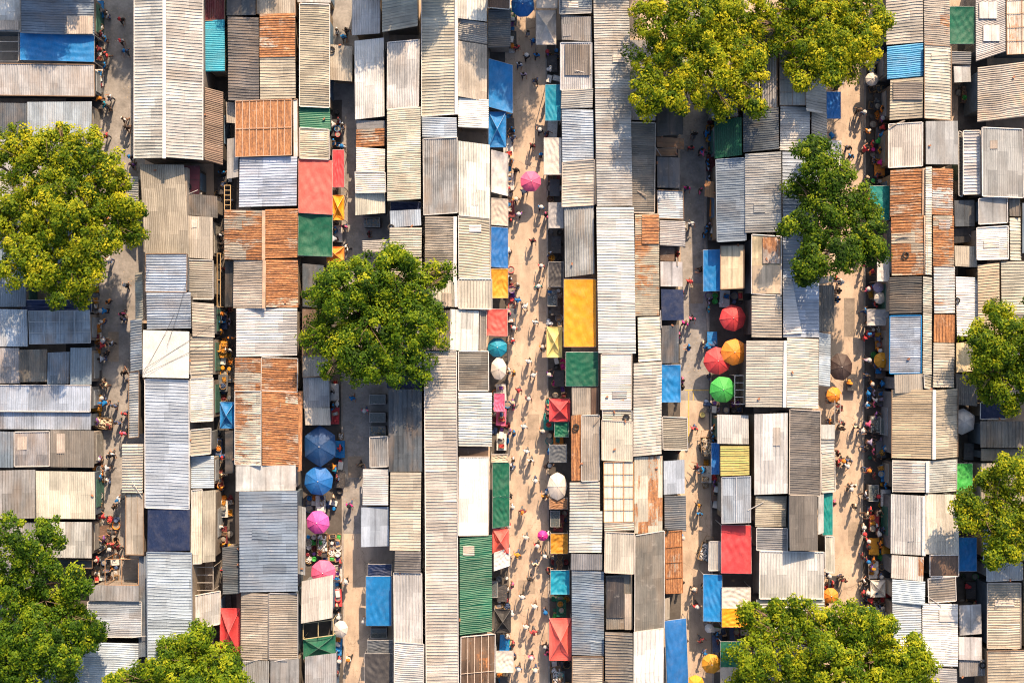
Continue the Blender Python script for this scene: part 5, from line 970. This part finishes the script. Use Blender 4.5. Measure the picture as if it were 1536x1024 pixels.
# ------------------------------------------------------------------ goods on and around the stalls
GP_ = {}
def goods_proto(k):
    r = random.Random(hash(k) % 97 if False else len(k) * 7 + 3)
    if k == 'fruit_crate':
        o = empty('fruit_crate'); m = MB(); w, d, h = .62, .44, .24
        m.box((0, 0, .02), (w, d, .03))
        for s in (-1, 1):
            for q in (.06, .14, .22): m.box((0, s * d / 2, q), (w, .02, .06)); m.box((s * w / 2, 0, q), (.02, d, .06))
            for t in (-1, 1): m.box((s * (w / 2 - .02), t * (d / 2 - .02), .13), (.035, .035, .24))
        m.build('crate_box', 'wood', o, (.42, .27, .14)); f = MB()
        for _ in range(34): f.blob((r.uniform(-.26, .26), r.uniform(-.17, .17), r.uniform(.17, .27)), r.uniform(.045, .06), 7, 5)
        f.build('fruit', 'produce', o, smooth=True)
    elif k == 'produce_basket':
        o = empty('produce_basket'); m = MB(); m.lathe([(.22, 0), (.30, .16), (.33, .22), (.35, .22), (.31, .14), (.24, -.0)], 14); m.build('basket', 'wood', o, (.45, .30, .15)); f = MB()
        for _ in range(40):
            a, q = r.uniform(0, 6.28), r.uniform(0, .25) ** .5 * .56; f.blob((math.cos(a) * q, math.sin(a) * q, .2 + (.28 - q) * .35), r.uniform(.045, .065), 7, 5)
        f.build('produce', 'produce', o, smooth=True)
    elif k == 'plastic_tub':
        o = empty('plastic_tub'); m = MB(); m.lathe([(.0, .02), (.24, .02), (.31, .24), (.34, .25), (.34, .22), (.27, .0), (0, 0)], 18); m.build('tub', 'plastic', o, smooth=False)
        f = MB(); f.lathe([(.285, .15), (.2, .17), (0, .19)], 16); f.build('contents', 'produce', o, (.3, .28, .24))
    elif k == 'goods_sack':
        o = empty('goods_sack'); m = MB(); m.lathe([(.0, 0), (.22, .0), (.27, .15), (.25, .38), (.20, .46), (.23, .50), (.19, .47), (.17, .42), (0, .40)], 12); m.build('sack', 'cloth', o, smooth=True)
    elif k == 'cool_box':
        o = empty('cool_box'); m = MB(); m.box((0, 0, .17), (.66, .42, .34), taper=1.04); m.build('box_body', 'plastic', o); f = MB(); f.box((0, 0, .375), (.70, .46, .07), taper=.95); f.box((0, .0, .42), (.30, .05, .03)); f.build('lid', 'plastic', o, (.62, .62, .6))
    elif k == 'clothes_bundle':
        o = empty('clothes_bundle'); m = MB()
        for _ in range(9): m.blob((r.uniform(-.22, .22), r.uniform(-.2, .2), r.uniform(.06, .22)), (r.uniform(.12, .24), r.uniform(.08, .2), r.uniform(.05, .09)), 9, 6)
        m.build('folded_cloth', 'shirt', o, smooth=True)
    elif k == 'flower_bunch':
        o = empty('flower_bunch'); m = MB(); m.lathe([(.0, 0), (.12, .0), (.17, .26), (.15, .26), (0, .2)], 10); m.build('bucket', 'plastic', o, (.1, .12, .14)); f = MB()
        for _ in range(60):
            a, q = r.uniform(0, 6.28), r.uniform(0, 1) ** .5 * .30; f.blob((math.cos(a) * q, math.sin(a) * q, .48 - q * .5 + r.uniform(-.04, .04)), (r.uniform(.03, .05), r.uniform(.03, .05), .03), 5, 3)
        f.build('blossom', 'produce', o); g_ = MB()
        for _ in range(50):
            a, q = r.uniform(0, 6.28), r.uniform(.1, .36); c = Vector((math.cos(a) * q, math.sin(a) * q, .40 - q * .5)); g_.face([c, c + Vector((.07, .02, .02)), c + Vector((.1, .08, -.02)), c + Vector((.02, .07, 0))])
        g_.build('leaves', 'produce', o, (.04, .14, .03))
    elif k == 'cardboard_box':
        o = empty('cardboard_box'); m = MB()
        for s in (-1, 1): m.box((s * .27, 0, .17), (.012, .40, .34)); m.box((0, s * .20, .17), (.54, .012, .34)); m.bar((s * .27, 0, .34), (s * .40, 0, .38), .38, .01); 
        m.box((0, 0, .01), (.54, .4, .012)); m.build('carton', 'wood', o, (.40, .27, .15)); f = MB(); f.box((0, 0, .2), (.5, .36, .1)); f.blob((0, 0, .24), (.22, .15, .08), 8, 5); f.build('packed_goods', 'produce', o)
    elif k == 'stall_table':
        o = empty('stall_table'); m = MB(); m.box((0, 0, .74), (1.5, .85, .04)); m.build('tabletop', 'wood', o, (.30, .2, .12))
        for a in (-1, 1):
            for b_ in (-1, 1): f = MB(); f.box((a * .68, b_ * .36, .36), (.05, .05, .72)); f.build('leg', 'wood', o, (.25, .17, .1))
        f = MB(); n = 10
        for i in range(n):
            for j in range(6):
                def z(i, j): return .765 + .006 * math.sin(i * 2 + j)
                f.face([((i / n - .5) * 1.54, (j / 6 - .5) * .89, z(i, j)), (((i + 1) / n - .5) * 1.54, (j / 6 - .5) * .89, z(i + 1, j)), (((i + 1) / n - .5) * 1.54, ((j + 1) / 6 - .5) * .89, z(i + 1, j + 1)), ((i / n - .5) * 1.54, ((j + 1) / 6 - .5) * .89, z(i, j + 1))])
        for s in (-1, 1):
            f.box((0, s * .45, .66), (1.54, .012, .22)); f.box((s * .775, 0, .66), (.012, .9, .22))
        f.build('table_cover', 'cloth', o)
    elif k == 'stool':
        o = empty('stool'); m = MB(); m.lathe([(0, .40), (.17, .40), (.18, .44), (.15, .46), (0, .455)], 14); m.build('seat', 'plastic', o)
        for a in range(4):
            t = a * 1.571 + .78; f = MB(); f.bar((math.cos(t) * .19, math.sin(t) * .19, 0), (math.cos(t) * .12, math.sin(t) * .12, .41), .04); f.build('leg', 'plastic', o)
    elif k == 'display_case':
        o = empty('display_case'); m = MB(); m.box((0, 0, .45), (1.5, .9, .9)); m.build('cabinet', 'paint', o, (.05, .05, .055)); f = MB()
        for a in (-1, 1):
            for b_ in (-1, 1): f.box((a * .73, b_ * .43, 1.1), (.04, .04, .4))
            f.box((a * .73, 0, 1.32), (.04, .9, .04)); f.box((0, a * .43, 1.321), (1.5, .04, .04))
        f.build('frame', 'paint', o, (.4, .4, .4)); q = MB(); q.face([(-.7, -.4, 1.32), (.7, -.4, 1.32), (.7, .4, 1.32), (-.7, .4, 1.32)]); q.build('glass_top', 'glass', o); w_ = MB()
        for _ in range(14): w_.box((r.uniform(-.6, .6), r.uniform(-.33, .33), .95), (r.uniform(.1, .2), r.uniform(.08, .18), .1))
        w_.build('wares', 'produce', o)
    elif k == 'hand_cart':
        o = empty('hand_cart'); m = MB(); m.box((0, 0, .62), (1.0, 1.7, .05))
        for s in (-1, 1): m.box((s * .5, 0, .75), (.04, 1.7, .22)); m.box((0, s * .85, .751), (.96, .04, .22))
        m.build('cart_bed', 'wood', o, (.28, .19, .11))
        for s in (-1, 1):
            f = MB(); pts = [(s * .58, math.cos(a) * .34 - .1, .36 + math.sin(a) * .34) for a in [i * math.pi / 10 for i in range(21)]]; f.tube(pts, .03, 6); f.lathe([(.05, -.0), (.05, .04), (0, .04)], 8, (s * .58, -.1, .34)); wl = f.build('wheel', 'rubber', o)
            g_ = MB()
            for a in range(6): g_.bar((s * .58, -.1, .36), (s * .58, -.1 + math.cos(a * 1.047) * .33, .36 + math.sin(a * 1.047) * .33), .015)
            g_.build('spokes', 'paint', wl, (.4, .4, .4))
            h_ = MB(); h_.bar((s * .42, .85, .62), (s * .34, 1.5, .85), .045); h_.build('handle', 'wood', o, (.3, .2, .12))
        b_ = MB(); b_.bar((-.36, 1.48, .85), (.36, 1.48, .85), .04); b_.build('crossbar', 'wood', o, (.3, .2, .12)); f = MB()
        for _ in range(60): f.blob((r.uniform(-.4, .4), r.uniform(-.75, .75), r.uniform(.68, .92)), (r.uniform(.07, .14), r.uniform(.07, .16), r.uniform(.05, .1)), 7, 5)
        f.build('load', 'produce', o, smooth=True)
    return o
GLOOK = dict(fruit_crate='wooden crate of {c} fruit', produce_basket='round basket of {c} produce', plastic_tub='round {c} plastic tub', goods_sack='upright {c} sack', cool_box='{c} cool box with lid', clothes_bundle='heap of folded {c} cloth',
             flower_bunch='bucket of {c} flowers', cardboard_box='open carton of {c} goods', stall_table='stall table with {c} cover', stool='small {c} plastic stool', display_case='glass-topped display case with {c} wares', hand_cart='wooden hand cart loaded with {c} goods')
GCAT = dict(fruit_crate='crate', produce_basket='basket', plastic_tub='tub', goods_sack='sack', cool_box='cool box', clothes_bundle='cloth bundle', flower_bunch='flowers', cardboard_box='carton', stall_table='table', stool='stool', display_case='display case', hand_cart='cart')
CPART = dict(fruit_crate='fruit', produce_basket='produce', plastic_tub='tub', goods_sack='sack', cool_box='box_body', clothes_bundle='folded_cloth', flower_bunch='blossom', cardboard_box='packed_goods', stall_table='table_cover', stool=('seat', 'leg'), display_case='wares', hand_cart='load')
GCOUNT = {}
def goods(k, x, y, c, zone, rz=0, z=0.0, s=1.0):
    if k not in GP_: GP_[k] = o = goods_proto(k)
    else: o = copy_thing(GP_[k])
    o.location = P(x, y, z); o.rotation_euler.z = rz; o.scale = (s, s, s)
    cp = CPART[k]; cp = cp if isinstance(cp, tuple) else (cp,)
    for ch in o.children:
        if ch.name.split('.')[0] in cp: ch.color = (*C[c], 1)
    GCOUNT[k] = GCOUNT.get(k, 0) + 1
    gl = GLOOK[k].format(c=cname(c))
    if c not in ('gold', 'orange', 'mustard', 'red', 'yellow', 'grass', 'green', 'maroon', 'purple', 'straw', 'brown', 'lemon', 'magenta', 'pink'): gl = gl.replace(' fruit', ' goods').replace(' produce', ' goods')
    reg(o, gl, GCAT[k], x, y, zone, {'stall_table': 'tables of the lane stalls', 'hand_cart': 'carts in the lanes'}.get(k, k.replace('_', ' ') + 's set out at the stalls'))
    return o
def band(zone, x0, y0, x1, y1, n, pal, kinds=('fruit_crate', 'produce_basket', 'plastic_tub', 'goods_sack', 'cool_box', 'clothes_bundle', 'cardboard_box', 'stool'), seed=0, tables=True):
    r = random.Random(seed + int(x0 + y0)); wpx, hpx = x1 - x0, y1 - y0; cells = []
    xs = max(1, int(wpx / 8.5)); ys = max(1, int(hpx / 7.5)); n = int(n * 1.6); pts = [((i + .5) / xs, (j + .5) / ys) for i in range(xs) for j in range(ys)]
    r.shuffle(pts); tabs = []
    if tables:
        m = max(1, int(hpx / 34))
        for k in range(m):
            ty = y0 + hpx * (k + .5) / m; tx = (x0 + x1) / 2 + r.uniform(-1, 1); tabs.append((tx, ty)); goods('stall_table', tx, ty, r.choice([q_ for q_ in pal if q_ not in ('purple', 'magenta', 'grass', 'lilac')] + ['white', 'slate', 'dark', 'brown']), zone, math.pi / 2 + r.uniform(-.06, .06))
    for u, v in pts[:n]:
        x, y = x0 + u * wpx + r.uniform(-1, 1), y0 + v * hpx + r.uniform(-1, 1); k = r.choice(kinds)
        if any(abs(t['px'] - x) < 6 and abs(t['py'] - y) < 6 for t in THINGS if t['cat'] == 'person'): continue
        on = any(abs(x - tx) < 4.5 and abs(y - ty) < 9.5 for tx, ty in tabs); near = any(abs(x - tx) < 11 and abs(y - ty) < 16 for tx, ty in tabs)
        if near and not on and r.random() < .6: continue
        if on and k in ('stool', 'goods_sack'): k = 'fruit_crate'
        goods(k, x, y, r.choice(pal), zone, r.uniform(-.3, .3) + r.choice((0, 1.57)), .775 if on else 0, r.uniform(.85, 1.15) * (.85 if on else 1))
GOLD = ['gold', 'orange', 'mustard', 'gold', 'orange', 'maroon']; MIX = ['red', 'azure', 'white', 'orange', 'denim', 'purple', 'grass', 'pale', 'maroon', 'dark']; DK = ['dark', 'slate', 'black', 'pale', 'brown', 'denim', 'maroon']
FR = ('fruit_crate', 'produce_basket', 'fruit_crate', 'cardboard_box', 'clothes_bundle')
band('first lane', 140, 478, 156, 622, 34, GOLD, FR); band('first lane', 142, 690, 158, 770, 16, MIX + DK); band('first lane', 142, 775, 180, 870, 34, DK + DK + ['red', 'orange', 'white']); band('first lane', 143, 0, 158, 170, 18, ['white', 'azure', 'maroon', 'pale', 'slate']); band('first lane', 140, 400, 150, 470, 5, ['white', 'pale', 'gold'])
band('dark alley', 323, 250, 350, 310, 8, DK); band('dark alley', 322, 460, 350, 545, 26, GOLD + MIX); band('dark alley', 322, 548, 350, 600, 12, GOLD + DK); band('dark alley', 322, 645, 336, 740, 14, GOLD + DK); band('dark alley', 322, 742, 350, 820, 20, GOLD + DK); band('dark alley', 330, 892, 355, 912, 4, DK)
band('tree lane', 498, 165, 514, 222, 8, MIX); band('tree lane', 500, 335, 514, 368, 6, MIX); band('tree lane', 496, 570, 510, 640, 14, MIX + ['red', 'red']); band('tree lane', 460, 742, 505, 766, 12, MIX); band('tree lane', 459, 800, 512, 842, 28, ['white', 'pale', 'grass', 'white', 'maroon'] + MIX); band('tree lane', 501, 840, 513, 985, 18, MIX + ['red', 'white']); band('tree lane', 506, 650, 516, 740, 14, MIX)
band('main lane', 763, 10, 773, 80, 6, MIX); band('main lane', 760, 172, 767, 335, 14, MIX + ['red', 'white']); band('main lane', 763, 400, 771, 500, 10, MIX + ['red', 'white']); band('main lane', 738, 570, 766, 680, 34, MIX + ['red', 'pink', 'grass', 'purple']); band('main lane', 742, 862, 766, 912, 14, MIX + DK); band('main lane', 744, 950, 768, 974, 8, MIX + ['gold', 'white']); band('main lane', 744, 1008, 768, 1040, 8, MIX)
band('main lane', 818, 72, 840, 124, 14, ['azure', 'sky', 'dark', 'denim', 'black', 'white']); band('main lane', 818, 184, 840, 206, 6, ['azure', 'sky', 'dark']); band('main lane', 820, 264, 844, 302, 10, ['maroon', 'dark', 'brown']); band('main lane', 822, 344, 844, 392, 12, ['dark', 'gold', 'brown', 'black']); band('main lane', 820, 433, 844, 488, 18, ['pale', 'dark', 'sky', 'slate']); band('main lane', 828, 538, 850, 596, 20, ['magenta', 'dark', 'black', 'purple', 'maroon', 'straw'])
band('main lane', 820, 598, 826, 665, 6, ['teal', 'red', 'straw']); band('main lane', 824, 655, 850, 666, 4, ['orange', 'teal']); band('main lane', 824, 765, 852, 800, 10, DK + ['wood']); band('main lane', 826, 831, 852, 854, 8, ['maroon', 'red', 'brown']); band('main lane', 828, 893, 854, 926, 12, ['grass', 'green', 'dark', 'gold']); band('main lane', 826, 991, 855, 1040, 16, DK + ['teal', 'white', 'azure'])
band('parasol lane', 1059, 180, 1071, 268, 14, GOLD + ['dark', 'azure']); band('parasol lane', 1066, 296, 1073, 366, 8, ['gold', 'mustard', 'orange', 'black']); band('parasol lane', 1058, 440, 1114, 457, 14, MIX + ['orange', 'gold']); band('parasol lane', 1058, 500, 1075, 520, 5, MIX); band('parasol lane', 1058, 600, 1112, 619, 10, ['lilac', 'denim', 'dark', 'purple']); band('parasol lane', 1050, 650, 1066, 730, 14, ['straw', 'tan', 'cream', 'gold', 'sky'], FR)
band('parasol lane', 1066, 714, 1080, 760, 7, MIX); band('parasol lane', 1080, 942, 1120, 960, 6, DK); band('parasol lane', 1070, 940, 1079, 985, 5, MIX); band('parasol lane', 1014, 372, 1026, 391, 2, ['brown', 'dark'], tables=False)
LL = ['gold', 'orange', 'mustard', 'red', 'purple', 'azure', 'grass', 'white', 'dark', 'black']
ALLK = ('fruit_crate', 'produce_basket', 'plastic_tub', 'cardboard_box', 'clothes_bundle', 'flower_bunch', 'stool')
band('last lane', 1302, 60, 1328, 110, 10, ['dark', 'azure', 'white', 'red']); band('last lane', 1302, 130, 1330, 180, 12, ['dark', 'slate', 'orange']); band('last lane', 1304, 182, 1330, 276, 24, ['gold', 'orange', 'magenta', 'white', 'grass', 'brown'], ALLK)
band('last lane', 1300, 424, 1332, 462, 9, ['white', 'lilac', 'mustard', 'black']); band('last lane', 1304, 490, 1332, 576, 26, LL, ALLK); band('last lane', 1300, 578, 1334, 610, 10, ['azure', 'lilac', 'dark'], ALLK); band('last lane', 1300, 656, 1334, 690, 14, ['mustard', 'lilac', 'magenta', 'gold', 'green'], ALLK); band('last lane', 1316, 690, 1336, 800, 36, ['mustard', 'gold', 'azure', 'green', 'brown', 'gold'], ALLK)
band('last lane', 1300, 765, 1316, 870, 22, LL, ALLK); band('last lane', 1316, 800, 1336, 905, 30, LL + ['azure', 'grass'], ALLK); band('last lane', 1300, 900, 1334, 940, 12, ['white', 'red', 'pale', 'orange'], ALLK); band('last lane', 1238, 858, 1256, 890, 6, ['orange', 'red', 'denim', 'dark']); band('last lane', 1262, 568, 1290, 578, 3, ['gold', 'orange', 'red'], FR)
band('last gap', 1438, 860, 1468, 906, 8, ['grass', 'red', 'brown', 'black'], ALLK); band('last gap', 1438, 660, 1460, 692, 4, DK); band('last gap', 1432, 128, 1460, 160, 5, ['grass', 'brown'], ALLK)
for a in [('display_case', 568, 598, 'black', 'tree lane', 0), ('display_case', 568, 625, 'slate', 'tree lane', 0), ('display_case', 568, 645, 'gold', 'tree lane', 0), ('hand_cart', 158, 634, 'straw', 'first lane', 1.4), ('hand_cart', 1058, 668, 'straw', 'parasol lane', .1), ('hand_cart', 1056, 825, 'pale', 'parasol lane', -.3),
          ('hand_cart', 485, 812, 'white', 'tree lane', .05), ('display_case', 1308, 635, 'pale', 'last lane', 1.57), ('display_case', 1322, 638, 'slate', 'last lane', 1.57), ('display_case', 1305, 737, 'straw', 'last lane', 1.57), ('goods_sack', 1053, 622, 'lemon', 'parasol lane', .6), ('hand_cart', 150, 812, 'slate', 'first lane', .6),
          ('display_case', 740, 880, 'maroon', 'main lane', 1.57), ('display_case', 828, 448, 'pale', 'main lane', 1.57), ('display_case', 832, 775, 'brown', 'main lane', 1.57), ('hand_cart', 835, 1010, 'pale', 'main lane', .2), ('display_case', 570, 945, 'black', 'tree lane', 0), ('display_case', 560, 335, 'gold', 'tree lane', 0)]:
    goods(*a)

# ------------------------------------------------------------------ ground, kerbs, painted lines
def structure(o): o['kind'] = 'structure'; return o
gm = MB(); gm.face([(-900, -900, 0), (900, -900, 0), (900, 900, 0), (-900, 900, 0)]); structure(gm.build('ground', 'ground'))
def lane_sheet(name, x0, x1, y0, y1, zz, col, mat='wall'):
    m = MB(); n = 24; L_, R_ = x0 if isinstance(x0, tuple) else (x0, x0), x1 if isinstance(x1, tuple) else (x1, x1)
    for k in range(n):
        f, h = k / n, (k + 1) / n; ya, yb = y0 + (y1 - y0) * f, y0 + (y1 - y0) * h; ww = lambda t, s: 1.2 * math.sin(t * 21 + s)
        q = [P(L_[0] + (L_[1] - L_[0]) * f + ww(f, 0), ya), P(L_[0] + (L_[1] - L_[0]) * h + ww(h, 0), yb), P(R_[0] + (R_[1] - R_[0]) * h + ww(h, 2), yb), P(R_[0] + (R_[1] - R_[0]) * f + ww(f, 2), ya)]
        m.face([p + Vector((0, 0, zz)) for p in q])
    structure(m.build(name, mat, None, col))
LANE_SHADE = (.30, .295, .29)
lane_sheet('lane_shade_sheet', 144, 216, -60, 1080, .004, LANE_SHADE); lane_sheet('lane_shade_sheet', 497, 585, -60, 800, .004, LANE_SHADE); lane_sheet('lane_shade_sheet', 1020, 1075, -60, 600, .004, LANE_SHADE)  # grey sheets paint shade onto the shaded lanes; same surface as the ground
STALL_SHADE = (.10, .092, .085)
for q_ in [(321, 354, -60, 1080), ((1299, 1294), 1340, 50, 960), ((820, 824), 858, 60, 1080), (734, (758, 764), -60, 1080), (452, (512, 514), 150, 1080), (100, (148, 152), -60, 1080), ((1060, 1068), 1130, 120, 1080), (985, (1016, 1022), 60, 930), (1436, 1480, 60, 1080)]: lane_sheet('stall_shade_sheet', *q_, .010, STALL_SHADE)  # dark sheets that paint the deep shade under stall edges and in the alley
def strip(name, pts, w, z, h, mat, col):
    m = MB(); q = [P(x, y, 0) + Vector((0, 0, z)) for x, y in pts]
    for a, b_ in zip(q, q[1:]): m.bar(a, b_, w, h)
    return structure(m.build(name, mat, None, col))
for k, (pts, w) in enumerate([([(143, -60), (143, 480), (146, 700), (150, 1080)], .16), ([(514, 330), (513, 560), (514, 770), (517, 1080)], .16), ([(819, 60), (821, 256), (821, 520), (824, 1080)], .14), ([(1058, 200), (1057, 420), (1066, 560), (1067, 800), (1070, 1080)], .16), ([(1297, 60), (1297, 420), (1293, 700), (1292, 1080)], .16)]):
    strip('kerb', pts, w, .05, .10, 'wall', (.36, .33, .30))
for pts, w in [([(1027, 585), (1063, 585)], .09), ([(1033, 587), (1033, 664)], .10), ([(1040, 587), (1040, 600)], .07)]: strip('road_marking', pts, w, .006, .004, 'mark', (.62, .42, .10))
m = MB(); q = [(1266, 447), (1282, 447), (1282, 505), (1266, 505)]; m.face([P(x, y, 0) + Vector((0, 0, .005)) for x, y in q][::-1]); structure(m.build('pavement_patch', 'wall', None, (.24, .21, .18)))
for k, (x, y, w, l) in enumerate([(800, 640, 1.1, 2.4), (790, 880, 1.6, 1.3), (170, 520, 1.0, 2.8), (532, 700, 1.3, 2.0), (1280, 800, 1.0, 2.2), (1045, 440, 1.2, 1.9)]):
    m = MB(); c_ = P(x, y); m.box((c_.x, c_.y, .001), (w, l, .008)); structure(m.build('pavement_patch', 'wall', None, (.34, .28, .22)))
# manhole covers
for x, y in []:
    m = MB(); m.lathe([(.34, .004), (.34, .02), (.28, .02), (.27, .012), (0, .012)], 20); c_ = P(x, y); o = m.build('manhole_cover', 'paint', None, (.10, .095, .09), loc=c_); reg(o, 'round dark iron manhole cover set in the paving', 'manhole cover', x, y, 'ground', 'manhole covers')
# scraps of paper and leaves on the lanes
r_ = random.Random(5); lm = MB()
for _ in range(2600):
    lx = r_.choice([(145, 200), (516, 545), (768, 820), (1028, 1058), (1252, 1298)]); x, y = r_.uniform(*lx), r_.uniform(0, 1030); c_ = P(x, y); a = r_.uniform(0, 6.28); s = r_.uniform(.02, .07)
    lm.face([(c_.x + math.cos(a + t) * s * (1 if k % 2 else .6), c_.y + math.sin(a + t) * s, .012 + .01 * (k % 2)) for k, t in enumerate((0, 1.57, 3.14, 4.71))])
o = lm.build('litter', 'produce', None, (.42, .36, .26)); o['kind'] = 'stuff'; o['label'] = 'small scraps of paper and leaves strewn on the lanes'
# small bits on the roofs: bricks that weigh sheets down, planks, pipes
for k in range(90):
    t = r_.choice([t for t in THINGS if t['cat'] == 'market shed']); o = t['o']; rf = [c for c in o.children if c.name.startswith('roof')]
    me = rf[0].data; v = me.vertices[r_.randrange(int(len(me.vertices) * .7))].co
    p_ = o.location + v; m = MB(); kind = r_.choice(('brick', 'brick', 'brick', 'plank', 'pipe', 'tyre'))
    if not (-46 < p_.x < 46 and -31 < p_.y < 31): continue
    if kind == 'brick': m.box((0, 0, .05), (.24, .13, .10)); mt, cl = 'wall', (.35, .16, .09)
    elif kind == 'plank': m.box((0, 0, .03), (r_.uniform(.8, 1.6), .12, .03)); mt, cl = 'wood', (.26, .23, .20)
    elif kind == 'pipe': m.tube([(-.8, 0, .04), (.8, 0, .04)], .035, 8); mt, cl = 'paint', (.45, .45, .45)
    else: pts = [(math.cos(a) * .25, math.sin(a) * .25, .08) for a in [i * math.pi / 8 for i in range(17)]]; m.tube(pts, .075, 8); mt, cl = 'rubber', None
    q = m.build(kind, mt, None, cl, loc=p_ + Vector((0, 0, .08))); q.rotation_euler = (0, 0, r_.uniform(0, 3.1))
    reg(q, dict(brick='loose red brick', plank='grey-brown wooden plank', pipe='grey metal pipe', tyre='old black rubber tyre')[kind] + ' lying on a roof', kind, 768 + p_.x * 16 * H / (H - p_.z), 512 - p_.y * 16 * H / (H - p_.z), 'roofs', dict(brick='bricks', plank='planks', pipe='pipes', tyre='tyres')[kind] + ' lying on the roofs')

# ------------------------------------------------------------------ light, sky, camera
w = bpy.data.worlds.new('World'); SC.world = w; w.use_nodes = True; nt = w.node_tree; nt.nodes.clear()
sky = nt.nodes.new('ShaderNodeTexSky'); sky.sky_type = 'NISHITA'; sky.sun_disc = False; sky.dust_density = 4.0; sky.sun_elevation = math.radians(SUN_EL); sky.sun_rotation = math.radians(SUN_AZ)
bg = nt.nodes.new('ShaderNodeBackground'); bg.inputs['Strength'].default_value = .115; wo = nt.nodes.new('ShaderNodeOutputWorld')
nt.links.new(sky.outputs[0], bg.inputs[0]); nt.links.new(bg.outputs[0], wo.inputs[0])
sl = bpy.data.lights.new('sun', 'SUN'); sl.energy = 5.0; sl.angle = math.radians(.6); sl.color = (1.0, .71, .46)
so = bpy.data.objects.new('sun', sl); COL.objects.link(so)
el, az = math.radians(SUN_EL), math.radians(SUN_AZ); d = Vector((math.sin(az) * math.cos(el), math.cos(az) * math.cos(el), math.sin(el)))
so.rotation_euler = d.to_track_quat('Z', 'Y').to_euler(); so.location = d * 100
cd = bpy.data.cameras.new('camera'); cam = bpy.data.objects.new('camera', cd); COL.objects.link(cam); cam.location = (0, 0, H); cd.sensor_fit = 'HORIZONTAL'; cd.sensor_width = 36; cd.lens = 36 * H / 96; cd.clip_end = 3000; cd.clip_start = 1
SC.camera = cam
SC.view_settings.view_transform = 'Standard'; SC.view_settings.look = 'None'; SC.view_settings.exposure = 0.83; SC.view_settings.gamma = 1
SC.cycles.filter_width = 1.1; SC.cycles.max_bounces = 6; SC.cycles.transparent_max_bounces = 6; SC.cycles.use_denoising = True

# ------------------------------------------------------------------ labels: each says which one it is
ORD = 'first second third fourth fifth sixth seventh eighth ninth tenth eleventh twelfth thirteenth fourteenth fifteenth sixteenth seventeenth eighteenth nineteenth twentieth'.split()
def ordw(k):
    if k < 20: return ORD[k]
    t = ['twenty', 'thirty', 'forty', 'fifty', 'sixty', 'seventy', 'eighty', 'ninety'][(k + 1) // 10 - 2]
    return t + '-' + ORD[(k + 1) % 10 - 1] if (k + 1) % 10 else t.replace('ty', 'tieth')
def wc(s): return len(s.replace('-', ' ').split())
by = {}
for t in THINGS:
    if t['cat'] == 'tree': continue
    if t['lm'] or t['zone'] in ('x',) or t['cat'] in ('frame', 'wire', 'manhole cover'): by.setdefault((t['look'], t['zone']), []).append(t)
looks = {}
for (lk, z), v in by.items(): looks.setdefault(lk, []).append(z)
for (lk, z), v in by.items():
    v.sort(key=lambda t: t['py'])
    for k, t in enumerate(v):
        if len(looks[lk]) == 1 and len(v) == 1: s = lk; key = 'the ' + lk.split(' under ')[-1] if lk.startswith('shed') else 'the ' + lk
        elif len(v) == 1: s = f"{lk}, {z}"; key = f"the {lk.replace('shed under ', '')}, {z}"
        else: s = f"{lk}, {ordw(k)} such down the {z}"; key = f"the {ordw(k)} {lk.replace('shed under ', '')}, {z}"
        if wc(s) < 5: s = f"{lk} at the {z}"
        t['o']['label'] = s; t['key'] = key
LM = [t for t in THINGS if t['lm'] and wc(t['key']) <= 9]
def zof(t): return t['zone']
done = {}
for t in THINGS:
    if 'label' in t['o'] and t['cat'] != 'person' and (t['cat'] == 'tree' or t.get('key')): continue
    best = min(LM, key=lambda l: math.hypot(l['px'] - t['px'], l['py'] - t['py']) - (24 if l['lm'] > 1 else 0) + 4 * wc(l['key']))
    dx, dy = t['px'] - best['px'], t['py'] - best['py']
    rel = ('just right of' if dx > 0 else 'just left of') if abs(dx) > abs(dy) else ('below' if dy > 0 else 'above')
    if t['cat'] in ('brick', 'plank', 'pipe', 'tyre'): rel = 'near'; t['look'] = t['look'].replace(' lying on a roof', '')
    done.setdefault((t['look'], rel, best['key']), []).append((math.hypot(dx, dy), t))
for (lk, rel, key), v in done.items():
    v.sort(key=lambda q: q[0])
    for k, (_, t) in enumerate(v):
        s = f"{lk} {rel} {key}" if len(v) == 1 else (f"{lk}, nearest one {rel} {key}" if k == 0 else f"{lk}, {ordw(k)} nearest {rel} {key}") if rel != 'near' else f"{lk}, {ordw(k)} nearest to {key}"
        if wc(s) > 16: s = s.replace('plastic ', '').replace('upright ', '').replace('just ', '').replace(' with lid', '').replace('round ', '', 1)
        if wc(s) > 16: s = s.replace(' shirt', '').replace('conical ', '').replace('brimmed ', '').replace('nearest ', '').replace('slate grey', 'slate').replace('light grey', 'grey').replace('wooden ', '')
        if wc(s) > 16: s = s.replace(', ' + key.split(', ')[-1], '') if ', ' in key else s
        if wc(s) > 16 and ' and ' in s: s = s.replace(lk, lk.split(' and ')[0])
        if wc(s) > 16: s = s.replace('the big ', 'the ').replace('the long ', 'the ')
        if wc(s) > 16: s = s.replace('bright blue', 'blue')
        t['o']['label'] = s
seen = {}
for t in THINGS: seen.setdefault(t['o']['label'], []).append(t)
print('THINGS', len(THINGS), 'dup labels', sum(len(v) for v in seen.values() if len(v) > 1), [k for k, v in seen.items() if len(v) > 1][:8], 'long', sum(wc(k) > 16 for k in seen), 'goods', GCOUNT)
